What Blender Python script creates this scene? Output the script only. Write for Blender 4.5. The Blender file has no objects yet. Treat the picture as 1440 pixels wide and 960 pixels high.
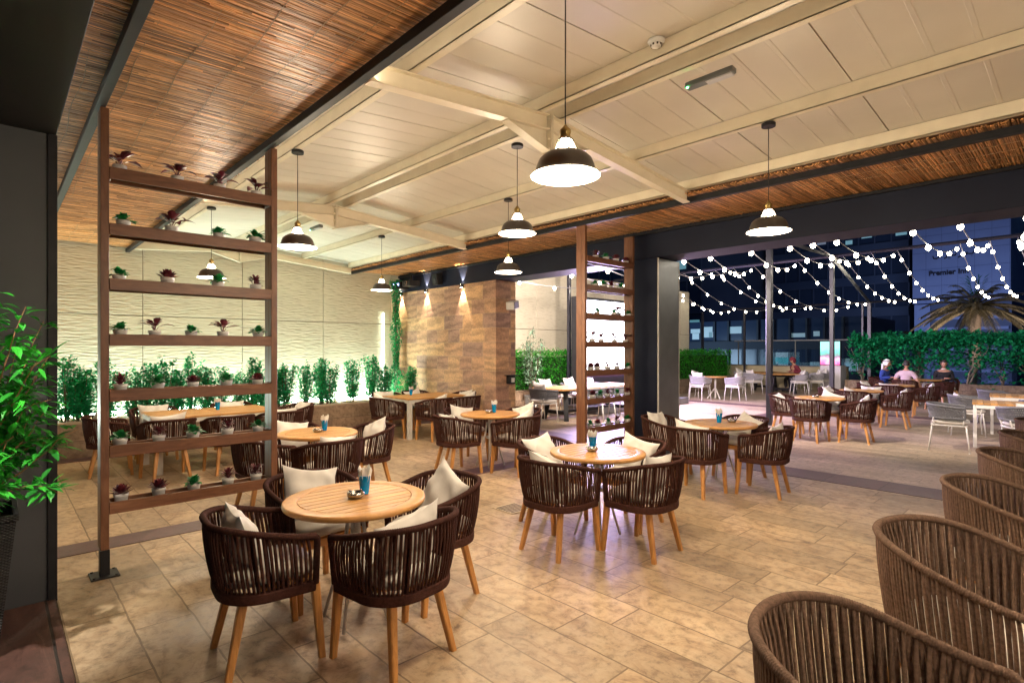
import bpy, bmesh, math, random
from mathutils import Vector, Matrix
random.seed(7)
PI=math.pi
sc=bpy.context.scene
COL=sc.collection
R=random.random
def U(a,b): return a+(b-a)*random.random()
# ---------------------------------------------------------------- camera model
F=777.0; HX=720.0; HY=491.0; H=1.65
DX,DY=0.683,0.730
def ray(x):
    s=(x-HX)/F
    return (DX+DY*s, DY-DX*s)
def onX(x,y,X):      # point of the photo's pixel on the plane X
    a,b=ray(x); t=X/a
    return Vector((X,b*t,H+(HY-y)*t/F))
def onY(x,y,Y):
    a,b=ray(x); t=Y/b
    return Vector((a*t,Y,H+(HY-y)*t/F))
# ---------------------------------------------------------------- mesh builder
class MB:
    def __init__(s): s.v=[]; s.f=[]
    def box(s,x0,x1,y0,y1,z0,z1,M=None):
        b=len(s.v)
        for z in (z0,z1):
            for x,y in ((x0,y0),(x1,y0),(x1,y1),(x0,y1)):
                p=Vector((x,y,z)); s.v.append(tuple(M@p) if M else tuple(p))
        for f in ((3,2,1,0),(4,5,6,7),(0,1,5,4),(1,2,6,5),(2,3,7,6),(3,0,4,7)):
            s.f.append(tuple(b+i for i in f))
        return s
    def bbox(s,x0,x1,y0,y1,z0,z1,c=.004,M=None):   # chamfered box
        b=len(s.v)
        def ring(z,k):
            xs=(x0+k,x1-k); ys=(y0+k,y1-k)
            return [(xs[0]+c,ys[0],z),(xs[1]-c,ys[0],z),(xs[1],ys[0]+c,z),(xs[1],ys[1]-c,z),(xs[1]-c,ys[1],z),(xs[0]+c,ys[1],z),(xs[0],ys[1]-c,z),(xs[0],ys[0]+c,z)]
        for z,k in ((z0,c),(z0+c,0),(z1-c,0),(z1,c)):
            for p in ring(z,k): s.v.append(tuple(M@Vector(p)) if M else p)
        for r in range(3):
            for i in range(8):
                j=(i+1)%8; s.f.append((b+r*8+i,b+r*8+j,b+r*8+8+j,b+r*8+8+i))
        s.f.append(tuple(b+i for i in reversed(range(8)))); s.f.append(tuple(b+24+i for i in range(8)))
        return s
    def tube(s,pts,r,n=8,closed=False,caps=True,flat=1.0,upv=None):
        pts=[Vector(p) for p in pts]; m=len(pts)
        rs=r if isinstance(r,(list,tuple)) else [r]*m
        b=len(s.v); prev=None
        for i,p in enumerate(pts):
            if closed: t=pts[(i+1)%m]-pts[i-1]
            else: t=pts[min(i+1,m-1)]-pts[max(i-1,0)]
            if t.length<1e-9: t=Vector((0,0,1))
            t.normalize()
            if upv is not None: u=Vector(upv)-t*t.dot(Vector(upv))
            elif prev is None:
                a=Vector((0,0,1)) if abs(t.z)<.9 else Vector((1,0,0)); u=a-t*t.dot(a)
            else: u=prev-t*t.dot(prev)
            if u.length<1e-6: u=Vector((1,0,0))-t*t.x
            u.normalize(); w=t.cross(u); prev=u
            for k in range(n):
                a=2*PI*k/n
                s.v.append(tuple(p+u*(math.cos(a)*rs[i])+w*(math.sin(a)*rs[i]*flat)))
        for i in range(m if closed else m-1):
            j=(i+1)%m
            for k in range(n):
                l=(k+1)%n
                s.f.append((b+i*n+k,b+i*n+l,b+j*n+l,b+j*n+k))
        if caps and not closed:
            s.f.append(tuple(b+k for k in reversed(range(n)))); s.f.append(tuple(b+(m-1)*n+k for k in range(n)))
        return s
    def lathe(s,prof,n=24,c=(0,0,0),cap0=False,cap1=False,sq=None):
        b=len(s.v)
        for r,z in prof:
            for k in range(n):
                a=2*PI*k/n; cx,cy=math.cos(a),math.sin(a)
                s.v.append((c[0]+r*cx,c[1]+r*cy,c[2]+z))
        for i in range(len(prof)-1):
            for k in range(n):
                l=(k+1)%n; s.f.append((b+i*n+k,b+i*n+l,b+(i+1)*n+l,b+(i+1)*n+k))
        if cap0: s.f.append(tuple(b+k for k in reversed(range(n))))
        if cap1: s.f.append(tuple(b+(len(prof)-1)*n+k for k in range(n)))
        return s
    def prism(s,poly,z0,z1):
        b=len(s.v); n=len(poly)
        for z in (z0,z1):
            for x,y in poly: s.v.append((x,y,z))
        for i in range(n):
            j=(i+1)%n; s.f.append((b+i,b+j,b+n+j,b+n+i))
        s.f.append(tuple(b+i for i in reversed(range(n)))); s.f.append(tuple(b+n+i for i in range(n)))
        return s
    def sweepY(s,poly,y0,y1):   # polygon in XZ extruded along Y
        b=len(s.v); n=len(poly)
        for y in (y0,y1):
            for x,z in poly: s.v.append((x,y,z))
        for i in range(n):
            j=(i+1)%n; s.f.append((b+j,b+i,b+n+i,b+n+j))
        s.f.append(tuple(b+i for i in range(n))); s.f.append(tuple(b+n+i for i in reversed(range(n))))
        return s
    def taper(s,p0,p1,w0,w1,ch=.2):
        b=len(s.v)
        for (p,w) in ((p0,w0),(p1,w1)):
            h=w/2; k=h*(1-ch*2)
            for x,y in ((-k,-h),(k,-h),(h,-k),(h,k),(k,h),(-k,h),(-h,k),(-h,-k)): s.v.append((p[0]+x,p[1]+y,p[2]))
        for i in range(8):
            j=(i+1)%8; s.f.append((b+j,b+i,b+8+i,b+8+j) if p0[2]>p1[2] else (b+i,b+j,b+8+j,b+8+i))
        a=tuple(b+i for i in range(8)); c=tuple(b+8+i for i in range(8))
        if p0[2]>p1[2]: s.f.append(a); s.f.append(tuple(reversed(c)))
        else: s.f.append(tuple(reversed(a))); s.f.append(c)
        return s
    def leaf(s,base,d,up,L,W,droop=.2,seg=3,fold=.25):
        base=Vector(base); d=Vector(d).normalized(); up=Vector(up)
        side=d.cross(up)
        if side.length<1e-4: side=d.cross(Vector((1,0,.3)))
        side.normalize(); nrm=side.cross(d).normalized()
        b=len(s.v); prof=[0,.75,1,.62,0] if seg==4 else [0,.95,.8,0]
        m=len(prof)
        for i,w in enumerate(prof):
            t=i/(m-1); c=base+d*(L*t)-Vector((0,0,1))*(droop*L*t*t)
            if w==0: s.v.append(tuple(c))
            else:
                s.v.append(tuple(c+side*(W*.5*w)+nrm*(fold*W*.5*w))); s.v.append(tuple(c)); s.v.append(tuple(c-side*(W*.5*w)+nrm*(fold*W*.5*w)))
        k=m-2
        s.f.append((b,b+1,b+2)); s.f.append((b,b+2,b+3))
        for i in range(k-1):
            o=b+1+i*3; s.f.append((o,o+3,o+4,o+1)); s.f.append((o+1,o+4,o+5,o+2))
        o=b+1+(k-1)*3; e=b+1+k*3
        s.f.append((o,e,o+1)); s.f.append((o+1,e,o+2))
        return s
    def build(s,name,mat=None,parent=None,smooth=False,loc=None):
        me=bpy.data.meshes.new(name); me.from_pydata(s.v,[],s.f); me.update()
        if smooth: me.polygons.foreach_set('use_smooth',[True]*len(me.polygons))
        if mat: me.materials.append(mat)
        o=bpy.data.objects.new(name,me); COL.objects.link(o)
        if parent: o.parent=parent
        if loc: o.location=loc
        return o
def tag(o,label=None,cat=None,group=None,kind=None):
    if label: o['label']=label
    if cat: o['category']=cat
    if group: o['group']=group
    if kind: o['kind']=kind
    return o
def empty(name,loc=(0,0,0),rz=0,label=None,cat=None,group=None):
    o=bpy.data.objects.new(name,None); COL.objects.link(o); o.location=loc; o.rotation_euler=(0,0,rz)
    o.empty_display_size=.1
    return tag(o,label,cat,group)
KIDS={}
def kids(o):
    return [c for c in bpy.data.objects if c.parent==o]
def copy_tree(o,parent=None,ks=None):
    c=o.copy(); COL.objects.link(c)
    if parent: c.parent=parent
    for ch in (KIDS.setdefault(o.name,kids(o))): copy_tree(ch,c)
    return c
def place(proto,used,loc,rz,label,group=None):
    o=proto if not used[0] else copy_tree(proto)
    used[0]=True
    o.location=loc; o.rotation_euler=(0,0,rz); o['label']=label
    if group: o['group']=group
    return o
# ---------------------------------------------------------------- materials
class NT:
    def __init__(s,name):
        s.m=bpy.data.materials.new(name); s.m.use_nodes=True; s.t=s.m.node_tree
        s.b=s.t.nodes['Principled BSDF']
    def n(s,typ,ins={},**kw):
        x=s.t.nodes.new(typ)
        for k,v in kw.items(): setattr(x,k,v)
        for k,v in ins.items():
            if isinstance(v,tuple) and len(v)==2 and hasattr(v[0],'outputs'): s.t.links.new(v[0].outputs[v[1]],x.inputs[k])
            elif hasattr(v,'outputs'): s.t.links.new(v.outputs[0],x.inputs[k])
            else: x.inputs[k].default_value=v
        return x
    def set(s,**kw):
        for k,v in kw.items():
            k=k.replace('_',' ')
            if isinstance(v,tuple) and len(v)==2 and hasattr(v[0],'outputs'): s.t.links.new(v[0].outputs[v[1]],s.b.inputs[k])
            elif hasattr(v,'outputs'): s.t.links.new(v.outputs[0],s.b.inputs[k])
            else:
                if isinstance(v,(tuple,list)) and len(v)==3: v=(*v,1)
                s.b.inputs[k].default_value=v
        return s
    def ramp(s,fac,stops,interp='LINEAR'):
        x=s.n('ShaderNodeValToRGB',{'Fac':fac}); cr=x.color_ramp; cr.interpolation=interp
        while len(cr.elements)<len(stops): cr.elements.new(.5)
        for e,(p,c) in zip(cr.elements,stops): e.position=p; e.color=(*c,1) if len(c)==3 else c
        return x
    def mix(s,fac,a,b,typ='MIX'):
        x=s.t.nodes.new('ShaderNodeMix'); x.data_type='RGBA'; x.blend_type=typ
        for i,v in ((0,fac),(6,a),(7,b)):
            if isinstance(v,tuple) and len(v)==2 and hasattr(v[0],'outputs'): s.t.links.new(v[0].outputs[v[1]],x.inputs[i])
            elif hasattr(v,'outputs'): s.t.links.new(v.outputs[2] if v.bl_idname=='ShaderNodeMix' else v.outputs[0],x.inputs[i])
            else: x.inputs[i].default_value=(*v,1) if isinstance(v,(tuple,list)) and len(v)==3 else v
        return (x,2)
    def bump(s,h,strength=.3,dist=.01,nrm=None):
        ins={'Height':h,'Strength':strength,'Distance':dist}
        if nrm: ins['Normal']=nrm
        return s.n('ShaderNodeBump',ins)
ISL=(.45,1.25)
def noisemat(name,col,col2=None,rough=.6,scale=20,bump=.2,dist=.002,stretch=(1,1,1),metal=0,detail=4,island=False,spec=None):
    t=NT(name); co=t.n('ShaderNodeTexCoord')
    mp=t.n('ShaderNodeMapping',{'Vector':(co,3),'Scale':stretch})
    nz=t.n('ShaderNodeTexNoise',{'Vector':mp,'Scale':scale,'Detail':detail})
    col2=col2 or tuple(c*.6 for c in col)
    rp=t.ramp(nz,[(.3,col2),(.7,col)])
    out=(rp,0)
    if island:
        g=t.n('ShaderNodeNewGeometry'); v=t.ramp((g,'Random Per Island'),[(0,(.32,.28,.24)),(.4,(.82,.78,.75)),(.8,(1.2,1.18,1.15)),(1,(1.75,1.8,1.8))])
        out=t.mix(1.0,(rp,0),(v,0),'MULTIPLY')
    oi=t.n('ShaderNodeObjectInfo'); v2=t.ramp((oi,'Random'),[(0,(.85,.85,.85)),(1,(1.1,1.1,1.1))])
    out=t.mix(1.0,out,(v2,0),'MULTIPLY')
    t.set(Base_Color=out,Roughness=rough,Metallic=metal)
    if spec is not None: t.set(Specular_IOR_Level=spec)
    if bump: t.set(Normal=t.bump(nz,bump,dist))
    return t.m
def plain(name,col,rough=.5,metal=0,**kw):
    t=NT(name); t.set(Base_Color=col,Roughness=rough,Metallic=metal,**kw); return t.m
def emis(name,col,st,base=(0.8,.8,.8)):
    t=NT(name); t.set(Base_Color=base,Emission_Color=col,Emission_Strength=st); return t.m
M={}
# teak: grain along z for legs, along x for slats
def teak(name,st,c1=(.60,.29,.085),c2=(.35,.15,.04),island=False):
    t=NT(name); co=t.n('ShaderNodeTexCoord')
    oi=t.n('ShaderNodeObjectInfo')
    off=t.n('ShaderNodeVectorMath',{0:(oi,'Location')},operation='SCALE'); off.inputs['Scale'].default_value=3.1
    ad=t.n('ShaderNodeVectorMath',{0:(co,3),1:off},operation='ADD')
    src=ad
    if island:
        g=t.n('ShaderNodeNewGeometry'); cm=t.n('ShaderNodeMath',{0:(g,'Random Per Island'),1:37.0},operation='MULTIPLY')
        cx=t.n('ShaderNodeCombineXYZ',{'X':cm,'Y':cm,'Z':cm}); src=t.n('ShaderNodeVectorMath',{0:ad,1:cx},operation='ADD')
    mp=t.n('ShaderNodeMapping',{'Vector':src,'Scale':st})
    nz=t.n('ShaderNodeTexNoise',{'Vector':mp,'Scale':1.0,'Detail':6,'Roughness':.6,'Distortion':.6})
    rp=t.ramp(nz,[(.3,c2),(.5,tuple((a+b)/2 for a,b in zip(c1,c2))),(.72,c1)])
    out=(rp,0)
    if island:
        v=t.ramp((g,'Random Per Island'),[(0,(.72,.7,.68)),(1,(1.15,1.15,1.1))]); out=t.mix(1.0,out,(v,0),'MULTIPLY')
    t.set(Base_Color=out,Roughness=.42,Normal=t.bump(nz,.15,.001)); return t.m
M['teak_leg']=teak('teak_leg',(60,60,5))
M['teak_top']=teak('teak_top',(5,70,70),(.60,.32,.10),(.40,.19,.055),island=True)
M['teak_rim']=teak('teak_rim',(14,14,60),(.58,.30,.09),(.40,.185,.055))
M['screenwood']=teak('screen_wood',(30,30,6),(.21,.088,.04),(.11,.042,.02))
M['screenwood_h']=teak('screen_wood_flat',(6,40,40),(.21,.088,.04),(.11,.042,.02))
def rope(name,c):
    t=NT(name); co=t.n('ShaderNodeTexCoord')
    w=t.n('ShaderNodeTexWave',{'Vector':(co,3),'Scale':170.0,'Distortion':1.5,'Detail':2.0},bands_direction='DIAGONAL')
    nz=t.n('ShaderNodeTexNoise',{'Vector':(co,3),'Scale':60.0})
    rp=t.ramp(nz,[(.3,tuple(x*.7 for x in c)),(.7,tuple(x*1.2 for x in c))])
    g=t.n('ShaderNodeNewGeometry'); v=t.ramp((g,'Random Per Island'),[(0,(.75,.75,.75)),(1,(1.2,1.2,1.2))])
    t.set(Base_Color=t.mix(1.0,(rp,0),(v,0),'MULTIPLY'),Roughness=.85,Specular_IOR_Level=.15,Normal=t.bump(w,.5,.0012)); return t.m
M['rope']=rope('brown_rope',(.058,.021,.015))
M['rope_lt']=rope('taupe_rope',(.165,.102,.072))
M['cushion']=noisemat('cream_fabric',(.74,.70,.65),(.64,.60,.55),.9,9,.25,.006,detail=6)
M['seatcush']=noisemat('cream_seat_fabric',(.66,.61,.55),(.57,.53,.47),.9,12,.2,.004)
M['whitemetal']=noisemat('white_painted_metal',(.72,.70,.66),(.62,.6,.56),.4,15,.05,.001)
M['blackmetal']=noisemat('black_steel',(.018,.018,.021),(.011,.011,.013),.5,8,.05,.001,spec=.3)
M['cream']=noisemat('cream_painted_steel',(.74,.66,.50),(.66,.58,.43),.38,5,.06,.002)
M['pot']=noisemat('white_pot',(.72,.70,.68),(.6,.58,.56),.45,10,.05,.001)
M['soil']=noisemat('soil',(.07,.04,.02),(.025,.014,.008),.95,60,.8,.01)
def leafmat(name,c,c2,rough=.42,tr=.25):
    t=NT(name); g=t.n('ShaderNodeNewGeometry')
    rp=t.ramp((g,'Random Per Island'),[(0,c2),(.5,c),(1,tuple(min(1,x*1.5) for x in c))])
    t.set(Base_Color=(rp,0),Roughness=rough,Specular_IOR_Level=.4)
    tb=t.n('ShaderNodeBsdfTranslucent',{'Color':(rp,0)})
    ms=t.n('ShaderNodeMixShader',{0:tr,1:(t.b,0),2:tb})
    t.t.links.new(ms.outputs[0],t.t.nodes['Material Output'].inputs[0]); return t.m
M['leaf_big']=leafmat('shrub_leaf',(.025,.27,.02),(.010,.12,.018))
M['leaf_teal']=leafmat('planter_leaf',(.018,.34,.11),(.008,.16,.065),.42,.4)
M['leaf_small']=leafmat('small_leaf',(.015,.24,.055),(.008,.10,.03))
M['leaf_dark']=leafmat('purple_leaf',(.12,.018,.03),(.05,.008,.015),.35,.1)
M['leaf_red']=leafmat('red_leaf',(.13,.02,.028),(.05,.012,.02),.4,.1)
M['leaf_hedge']=leafmat('hedge_leaf',(.03,.30,.012),(.010,.13,.01))
M['leaf_hedge2']=leafmat('tall_hedge_leaf',(.012,.26,.10),(.005,.12,.05))
M['leaf_palm']=leafmat('palm_leaf',(.30,.27,.17),(.16,.14,.09),.6,.1)
M['bark']=noisemat('bark',(.16,.11,.075),(.06,.04,.03),.9,40,.7,.01,stretch=(1,1,.3))
M['palebark']=noisemat('pale_bark',(.32,.27,.21),(.16,.13,.10),.9,50,.6,.01,stretch=(1,1,.3))
# floors
def floor_mat(name,bw,rh,stops,mort,streak,rough=(.28,.6),mortar=.006,warp=.012):
    t=NT(name); co=t.n('ShaderNodeTexCoord')
    wn=t.n('ShaderNodeTexNoise',{'Vector':(co,3),'Scale':5.0,'Detail':5})
    ws=t.n('ShaderNodeVectorMath',{0:(wn,1),1:(-.5,-.5,-.5)},operation='ADD')
    wm=t.n('ShaderNodeVectorMath',{0:ws},operation='SCALE'); wm.inputs['Scale'].default_value=warp*2
    av=t.n('ShaderNodeVectorMath',{0:(co,3),1:wm},operation='ADD')
    sx=t.n('ShaderNodeSeparateXYZ',{0:av}); cx=t.n('ShaderNodeCombineXYZ',{'X':(sx,1),'Y':(sx,0)})
    bk=t.n('ShaderNodeTexBrick',{'Vector':cx,'Color1':(0,0,0,1),'Color2':(1,1,1,1),'Mortar':(.5,.5,.5,1),'Scale':1.0,'Mortar Size':mortar,'Mortar Smooth':.25,'Bias':0.0,'Brick Width':bw,'Row Height':rh})
    bk.offset=.37; bk.offset_frequency=2; bk.squash=.8; bk.squash_frequency=3
    # offset the pattern per slab so that veins stop at the joints
    bo=t.n('ShaderNodeVectorMath',{0:(bk,0)},operation='SCALE'); bo.inputs['Scale'].default_value=23.0
    pv=t.n('ShaderNodeVectorMath',{0:(co,3),1:bo},operation='ADD')
    mp=t.n('ShaderNodeMapping',{'Vector':pv,'Scale':streak})
    n1=t.n('ShaderNodeTexNoise',{'Vector':mp,'Scale':3.4,'Detail':12,'Roughness':.68,'Distortion':1.6})
    n2=t.n('ShaderNodeTexNoise',{'Vector':(co,3),'Scale':.8,'Detail':5,'Roughness':.6})
    n3=t.n('ShaderNodeTexNoise',{'Vector':(co,3),'Scale':14,'Detail':8,'Roughness':.7})
    rp=t.ramp(n1,stops)
    tint=t.ramp((bk,0),[(0,(.74,.72,.70)),(.3,(.95,.94,.92)),(.6,(1.03,1.0,.96)),(1,(1.18,1.15,1.1))])
    c=t.mix(1.0,(rp,0),(tint,0),'MULTIPLY')
    big=t.ramp(n2,[(.35,(.78,.76,.74)),(.6,(1.05,1.05,1.05))]); c=t.mix(1.0,c,(big,0),'MULTIPLY')
    fine=t.ramp(n3,[(.36,(.60,.57,.54)),(.50,(1.02,1.02,1.02)),(.70,(1.16,1.15,1.13))]); c=t.mix(1.0,c,(fine,0),'MULTIPLY')
    mcol=t.mix((n3,0),tuple(x*.55 for x in mort),mort)
    c=t.mix((bk,1),c,mcol)
    rr=t.ramp(n2,[(.3,(rough[0],)*3),(.7,(rough[1],)*3)])
    rr2=t.mix(.5,(rr,0),(t.ramp(n3,[(.3,(rough[0],)*3),(.7,(rough[1],)*3)]),0))
    hm=t.n('ShaderNodeMath',{0:(n3,0),1:.35},operation='MULTIPLY')
    hh=t.n('ShaderNodeMath',{0:hm,1:(bk,1)},operation='SUBTRACT')
    b1=t.bump(hh,.35,.004); b2=t.bump(n1,.25,.01,b1)
    t.set(Base_Color=c,Roughness=rr2,Normal=b2); return t.m
M['travertine']=floor_mat('travertine_paving',.84,.30,[(.30,(.16,.103,.06)),(.41,(.33,.232,.145)),(.50,(.41,.305,.197)),(.75,(.49,.385,.265))],(.22,.145,.08),(1.7,1,1),(.32,.62),.006,.008)
M['plank']=floor_mat('terrace_tile',1.2,.2,[(.28,(.23,.16,.10)),(.45,(.40,.31,.22)),(.6,(.48,.38,.28)),(.8,(.56,.46,.34))],(.27,.2,.14),(5,.7,1),(.35,.6),.004,.003)
M['deck']=floor_mat('dark_deck',2.4,.24,[(.25,(.03,.013,.010)),(.5,(.085,.038,.030)),(.75,(.14,.068,.052))],(.01,.006,.005),(3,.6,1),(.5,.7),.008,.003)
M['band']=floor_mat('purple_band_tile',.6,5,[(.25,(.085,.042,.046)),(.5,(.12,.064,.070)),(.75,(.15,.085,.09))],(.05,.035,.03),(1,1,1),(.35,.55),.006,.004)
M['bandx']=M['band']
PEND_POWER=50; SC_POWER=42; STRIP_POWER=75; DISP=5; DISP_POWER=600; HOTEL=450; EXPO=1.38; ROOF_FILL=6; SHRUB=230; NECK=28; TERRACE_FILL=450
# ---------------------------------------------------------------- more materials
def sandstone():
    t=NT('sandstone_cladding'); co=t.n('ShaderNodeTexCoord'); sx=t.n('ShaderNodeSeparateXYZ',{0:(co,3)})
    u=t.n('ShaderNodeMath',{0:(sx,0),1:(sx,1)},operation='ADD'); cx=t.n('ShaderNodeCombineXYZ',{'X':u,'Y':(sx,2)})
    bk=t.n('ShaderNodeTexBrick',{'Vector':cx,'Color1':(0,0,0,1),'Color2':(1,1,1,1),'Mortar':(.5,.5,.5,1),'Scale':1.0,'Mortar Size':.003,'Mortar Smooth':.3,'Brick Width':.68,'Row Height':.30})
    bk.offset=.42; bk.squash=.62; bk.squash_frequency=2
    bo=t.n('ShaderNodeVectorMath',{0:(bk,0)},operation='SCALE'); bo.inputs['Scale'].default_value=41.0
    pv=t.n('ShaderNodeVectorMath',{0:(co,3),1:bo},operation='ADD')
    mp=t.n('ShaderNodeMapping',{'Vector':pv,'Scale':(1,1,2.6),'Rotation':(.25,.1,0)})
    n1=t.n('ShaderNodeTexNoise',{'Vector':mp,'Scale':2.4,'Detail':7,'Roughness':.6,'Distortion':2.2})
    w=t.n('ShaderNodeTexWave',{'Vector':mp,'Scale':.55,'Distortion':16.0,'Detail':5.0,'Detail Scale':.8,'Detail Roughness':.65},bands_direction='Z')
    f=t.n('ShaderNodeMath',{0:n1,1:.55},operation='MULTIPLY'); f2=t.n('ShaderNodeMath',{0:(w,1),1:.45},operation='MULTIPLY'); f3=t.n('ShaderNodeMath',{0:f,1:f2},operation='ADD')
    v=t.ramp(f3,[(.15,(.62,.6,.58)),(.45,(.95,.95,.95)),(.75,(1.2,1.18,1.14))])
    b=t.ramp((bk,0),[(0,(.36,.22,.165)),(.14,(.49,.31,.19)),(.3,(.43,.265,.175)),(.45,(.31,.20,.17)),(.58,(.52,.34,.205)),(.72,(.45,.28,.185)),(.86,(.39,.24,.185))],'CONSTANT')
    c=t.mix(1.0,(b,0),(v,0),'MULTIPLY'); c=t.mix((bk,1),c,(.42,.33,.24))
    hh=t.n('ShaderNodeMath',{0:f3,1:(bk,1)},operation='SUBTRACT')
    fn=t.n('ShaderNodeTexNoise',{'Vector':(co,3),'Scale':28.0,'Detail':7,'Roughness':.7}); c=t.mix(1.0,c,(t.ramp(fn,[(.32,(.78,.74,.7)),(.6,(1.22,1.16,1.06))]),0),'MULTIPLY')
    h2=t.n('ShaderNodeMath',{0:hh,1:fn},operation='ADD'); t.set(Base_Color=c,Roughness=.68,Normal=t.bump(h2,.55,.007)); return t.m
M['sandstone']=sandstone()
def ripple(name,c):
    t=NT(name); co=t.n('ShaderNodeTexCoord')
    mp=t.n('ShaderNodeMapping',{'Vector':(co,3),'Scale':(5,5,34)})
    n1=t.n('ShaderNodeTexNoise',{'Vector':mp,'Scale':1.0,'Detail':1.5,'Roughness':.4,'Distortion':.3})
    n2=t.n('ShaderNodeTexNoise',{'Vector':(co,3),'Scale':1.2,'Detail':4})
    rp=t.ramp(n2,[(.3,tuple(x*.86 for x in c)),(.7,c)])
    dr=t.ramp(n1,[(.30,(.84,.82,.79)),(.46,(1,1,1))])
    t.set(Base_Color=t.mix(1.0,(rp,0),(dr,0),'MULTIPLY'),Roughness=.75,Normal=t.bump(n1,.9,.022)); return t.m
M['ripple']=ripple('rippled_wall_panel',(.60,.54,.41))
M['planterwall']=floor_mat('planter_cladding',1.1,.26,[(.28,(.13,.085,.055)),(.45,(.24,.165,.11)),(.6,(.30,.215,.15)),(.8,(.36,.27,.19))],(.07,.045,.03),(1,1,1),(.5,.7),.004,.002)
# brick nodes above read x/y; for walls swap z in
def wallify(mat):
    t=mat.node_tree
    for n in t.nodes:
        if n.bl_idname=='ShaderNodeCombineXYZ':
            sx=[k for k in t.nodes if k.bl_idname=='ShaderNodeSeparateXYZ'][0]
            m=t.nodes.new('ShaderNodeMath'); m.operation='ADD'; t.links.new(sx.outputs[0],m.inputs[0]); t.links.new(sx.outputs[1],m.inputs[1])
            t.links.new(m.outputs[0],n.inputs[0]); t.links.new(sx.outputs[2],n.inputs[1])
wallify(M['planterwall'])
M['ceiling']=noisemat('roof_panel',(.62,.565,.475),(.54,.49,.41),.42,1.3,.05,.003)
M['darkwall']=noisemat('dark_grey_panel',(.078,.082,.092),(.064,.068,.078),.5,2,.03,.001)
M['darkwall2']=noisemat('slate_blue_panel',(.012,.0165,.036),(.009,.012,.028),.55,2,.05,.001,spec=.25)
M['greypanel']=noisemat('grey_metal_panel',(.20,.21,.21),(.15,.155,.16),.35,3,.03,.001,metal=.4)
M['reed']=noisemat('reed',(.62,.335,.14),(.36,.175,.068),.36,3,.0,.001,stretch=(6,60,60),island=True)
M['thread']=plain('binding_thread',(.35,.26,.15),.8)
M['brass']=plain('brass',(.42,.29,.10),.3,.9)
M['shade']=noisemat('grey_bronze_enamel',(.13,.115,.105),(.10,.085,.08),.33,10,.02,.001,metal=.75)
M['shadein']=plain('white_enamel',(.85,.83,.78),.4)
M['bulb']=emis('lamp_bulb',(1,.82,.58),14)
M['neck']=emis('glowing_lamp_neck',(1,.82,.56),NECK)
M['steel']=plain('brushed_steel',(.45,.43,.40),.25,.95)
M['blueglass']=plain('blue_glass',(.0,.34,.80),.15,0,Transmission_Weight=.35,IOR=1.45)
M['darkblueglass']=plain('dark_blue_glass_base',(.0,.06,.2),.12)
M['paper']=noisemat('white_paper_napkin',(.8,.78,.74),(.7,.68,.64),.9,30,.2,.002)
M['led_white']=emis('led_strip_glow',(.80,1.0,.93),30)
M['string_bulb']=emis('string_bulb_glow',(1,.90,.70),22)
M['wire']=plain('pale_wire',(.30,.30,.32),.5)
M['greywoven']=noisemat('grey_woven_rope',(.17,.17,.18),(.10,.10,.11),.8,60,.4,.003)
M['palewoven']=noisemat('pale_grey_woven_rope',(.36,.35,.37),(.26,.25,.27),.8,60,.4,.003)
# ---------------------------------------------------------------- setting
def sheet(name,x0,x1,y0,y1,z,mat,th=None):
    b=MB(); b.box(x0,x1,y0,y1,z-(th or .2),z); o=b.build(name,mat); o['kind']='structure'; return o
sheet('floor',.296,7.5,-9,10.6,0,M['travertine'])
sheet('floor_side',-4,.296,4.71,10.6,0,M['travertine'])
sheet('deck',-6,.290,-9,4.71,.012,M['deck'])
sheet('terrace',7.5,24.6,-12,12.1,0,M['plank'])
sheet('floor_back',-4,7.45,10.6,12.15,0,M['travertine'])
for (x0,x1,y0,y1) in ((-4,24.3,5.63,5.95),(.3,8.1,10.28,10.59)):
    sheet('floor_band',x0,x1,y0,y1,.005,M['band'],.01)
for (x0,x1) in ((7.56,8.12),(16.05,16.5)):
    for (y0,y1) in ((-9,5.62),(5.96,10.27 if x0<10 else 10.5)):
        sheet('floor_band',x0,x1,y0,y1,.005,M['band'],.01)
g=sheet('ground',-600,900,-600,900,-6,noisemat('city_ground',(.03,.03,.035),(.02,.02,.025),.8,.1,0)); 
# ceiling: two roof slopes of ribbed panels
def zc(x): return 3.86-.085*abs(x-3.62)
def roof(x0,x1,name):
    b=MB(); y=-6.0; prof=[]
    i=0
    while y<12.1:
        if i%4==0: prof+= [(y,.0),(y+.001,.016),(y+.011,.016),(y+.012,0)]
        else: prof+= [(y,.0),(y+.006,-.0035),(y+.032,-.0035),(y+.038,0)]
        y+=.262; i+=1
    prof.append((12.12,0))
    n=len(prof)
    for x in (x0,x1):
        for (yy,dz) in prof: b.v.append((x,yy,zc(x)+dz))
    for k in range(n-1): b.f.append((k,k+1,n+k+1,n+k))
    # upper skin
    o=len(b.v); 
    for x in (x0,x1):
        for yy in (-6.0,12.12): b.v.append((x,yy,zc(x)+.12))
    b.f.append((o,o+2,o+3,o+1))
    r=b.build(name,M['ceiling']); r['kind']='structure'
roof(1.2,3.62,'ceiling'); roof(3.62,6.9,'ceiling')
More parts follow.
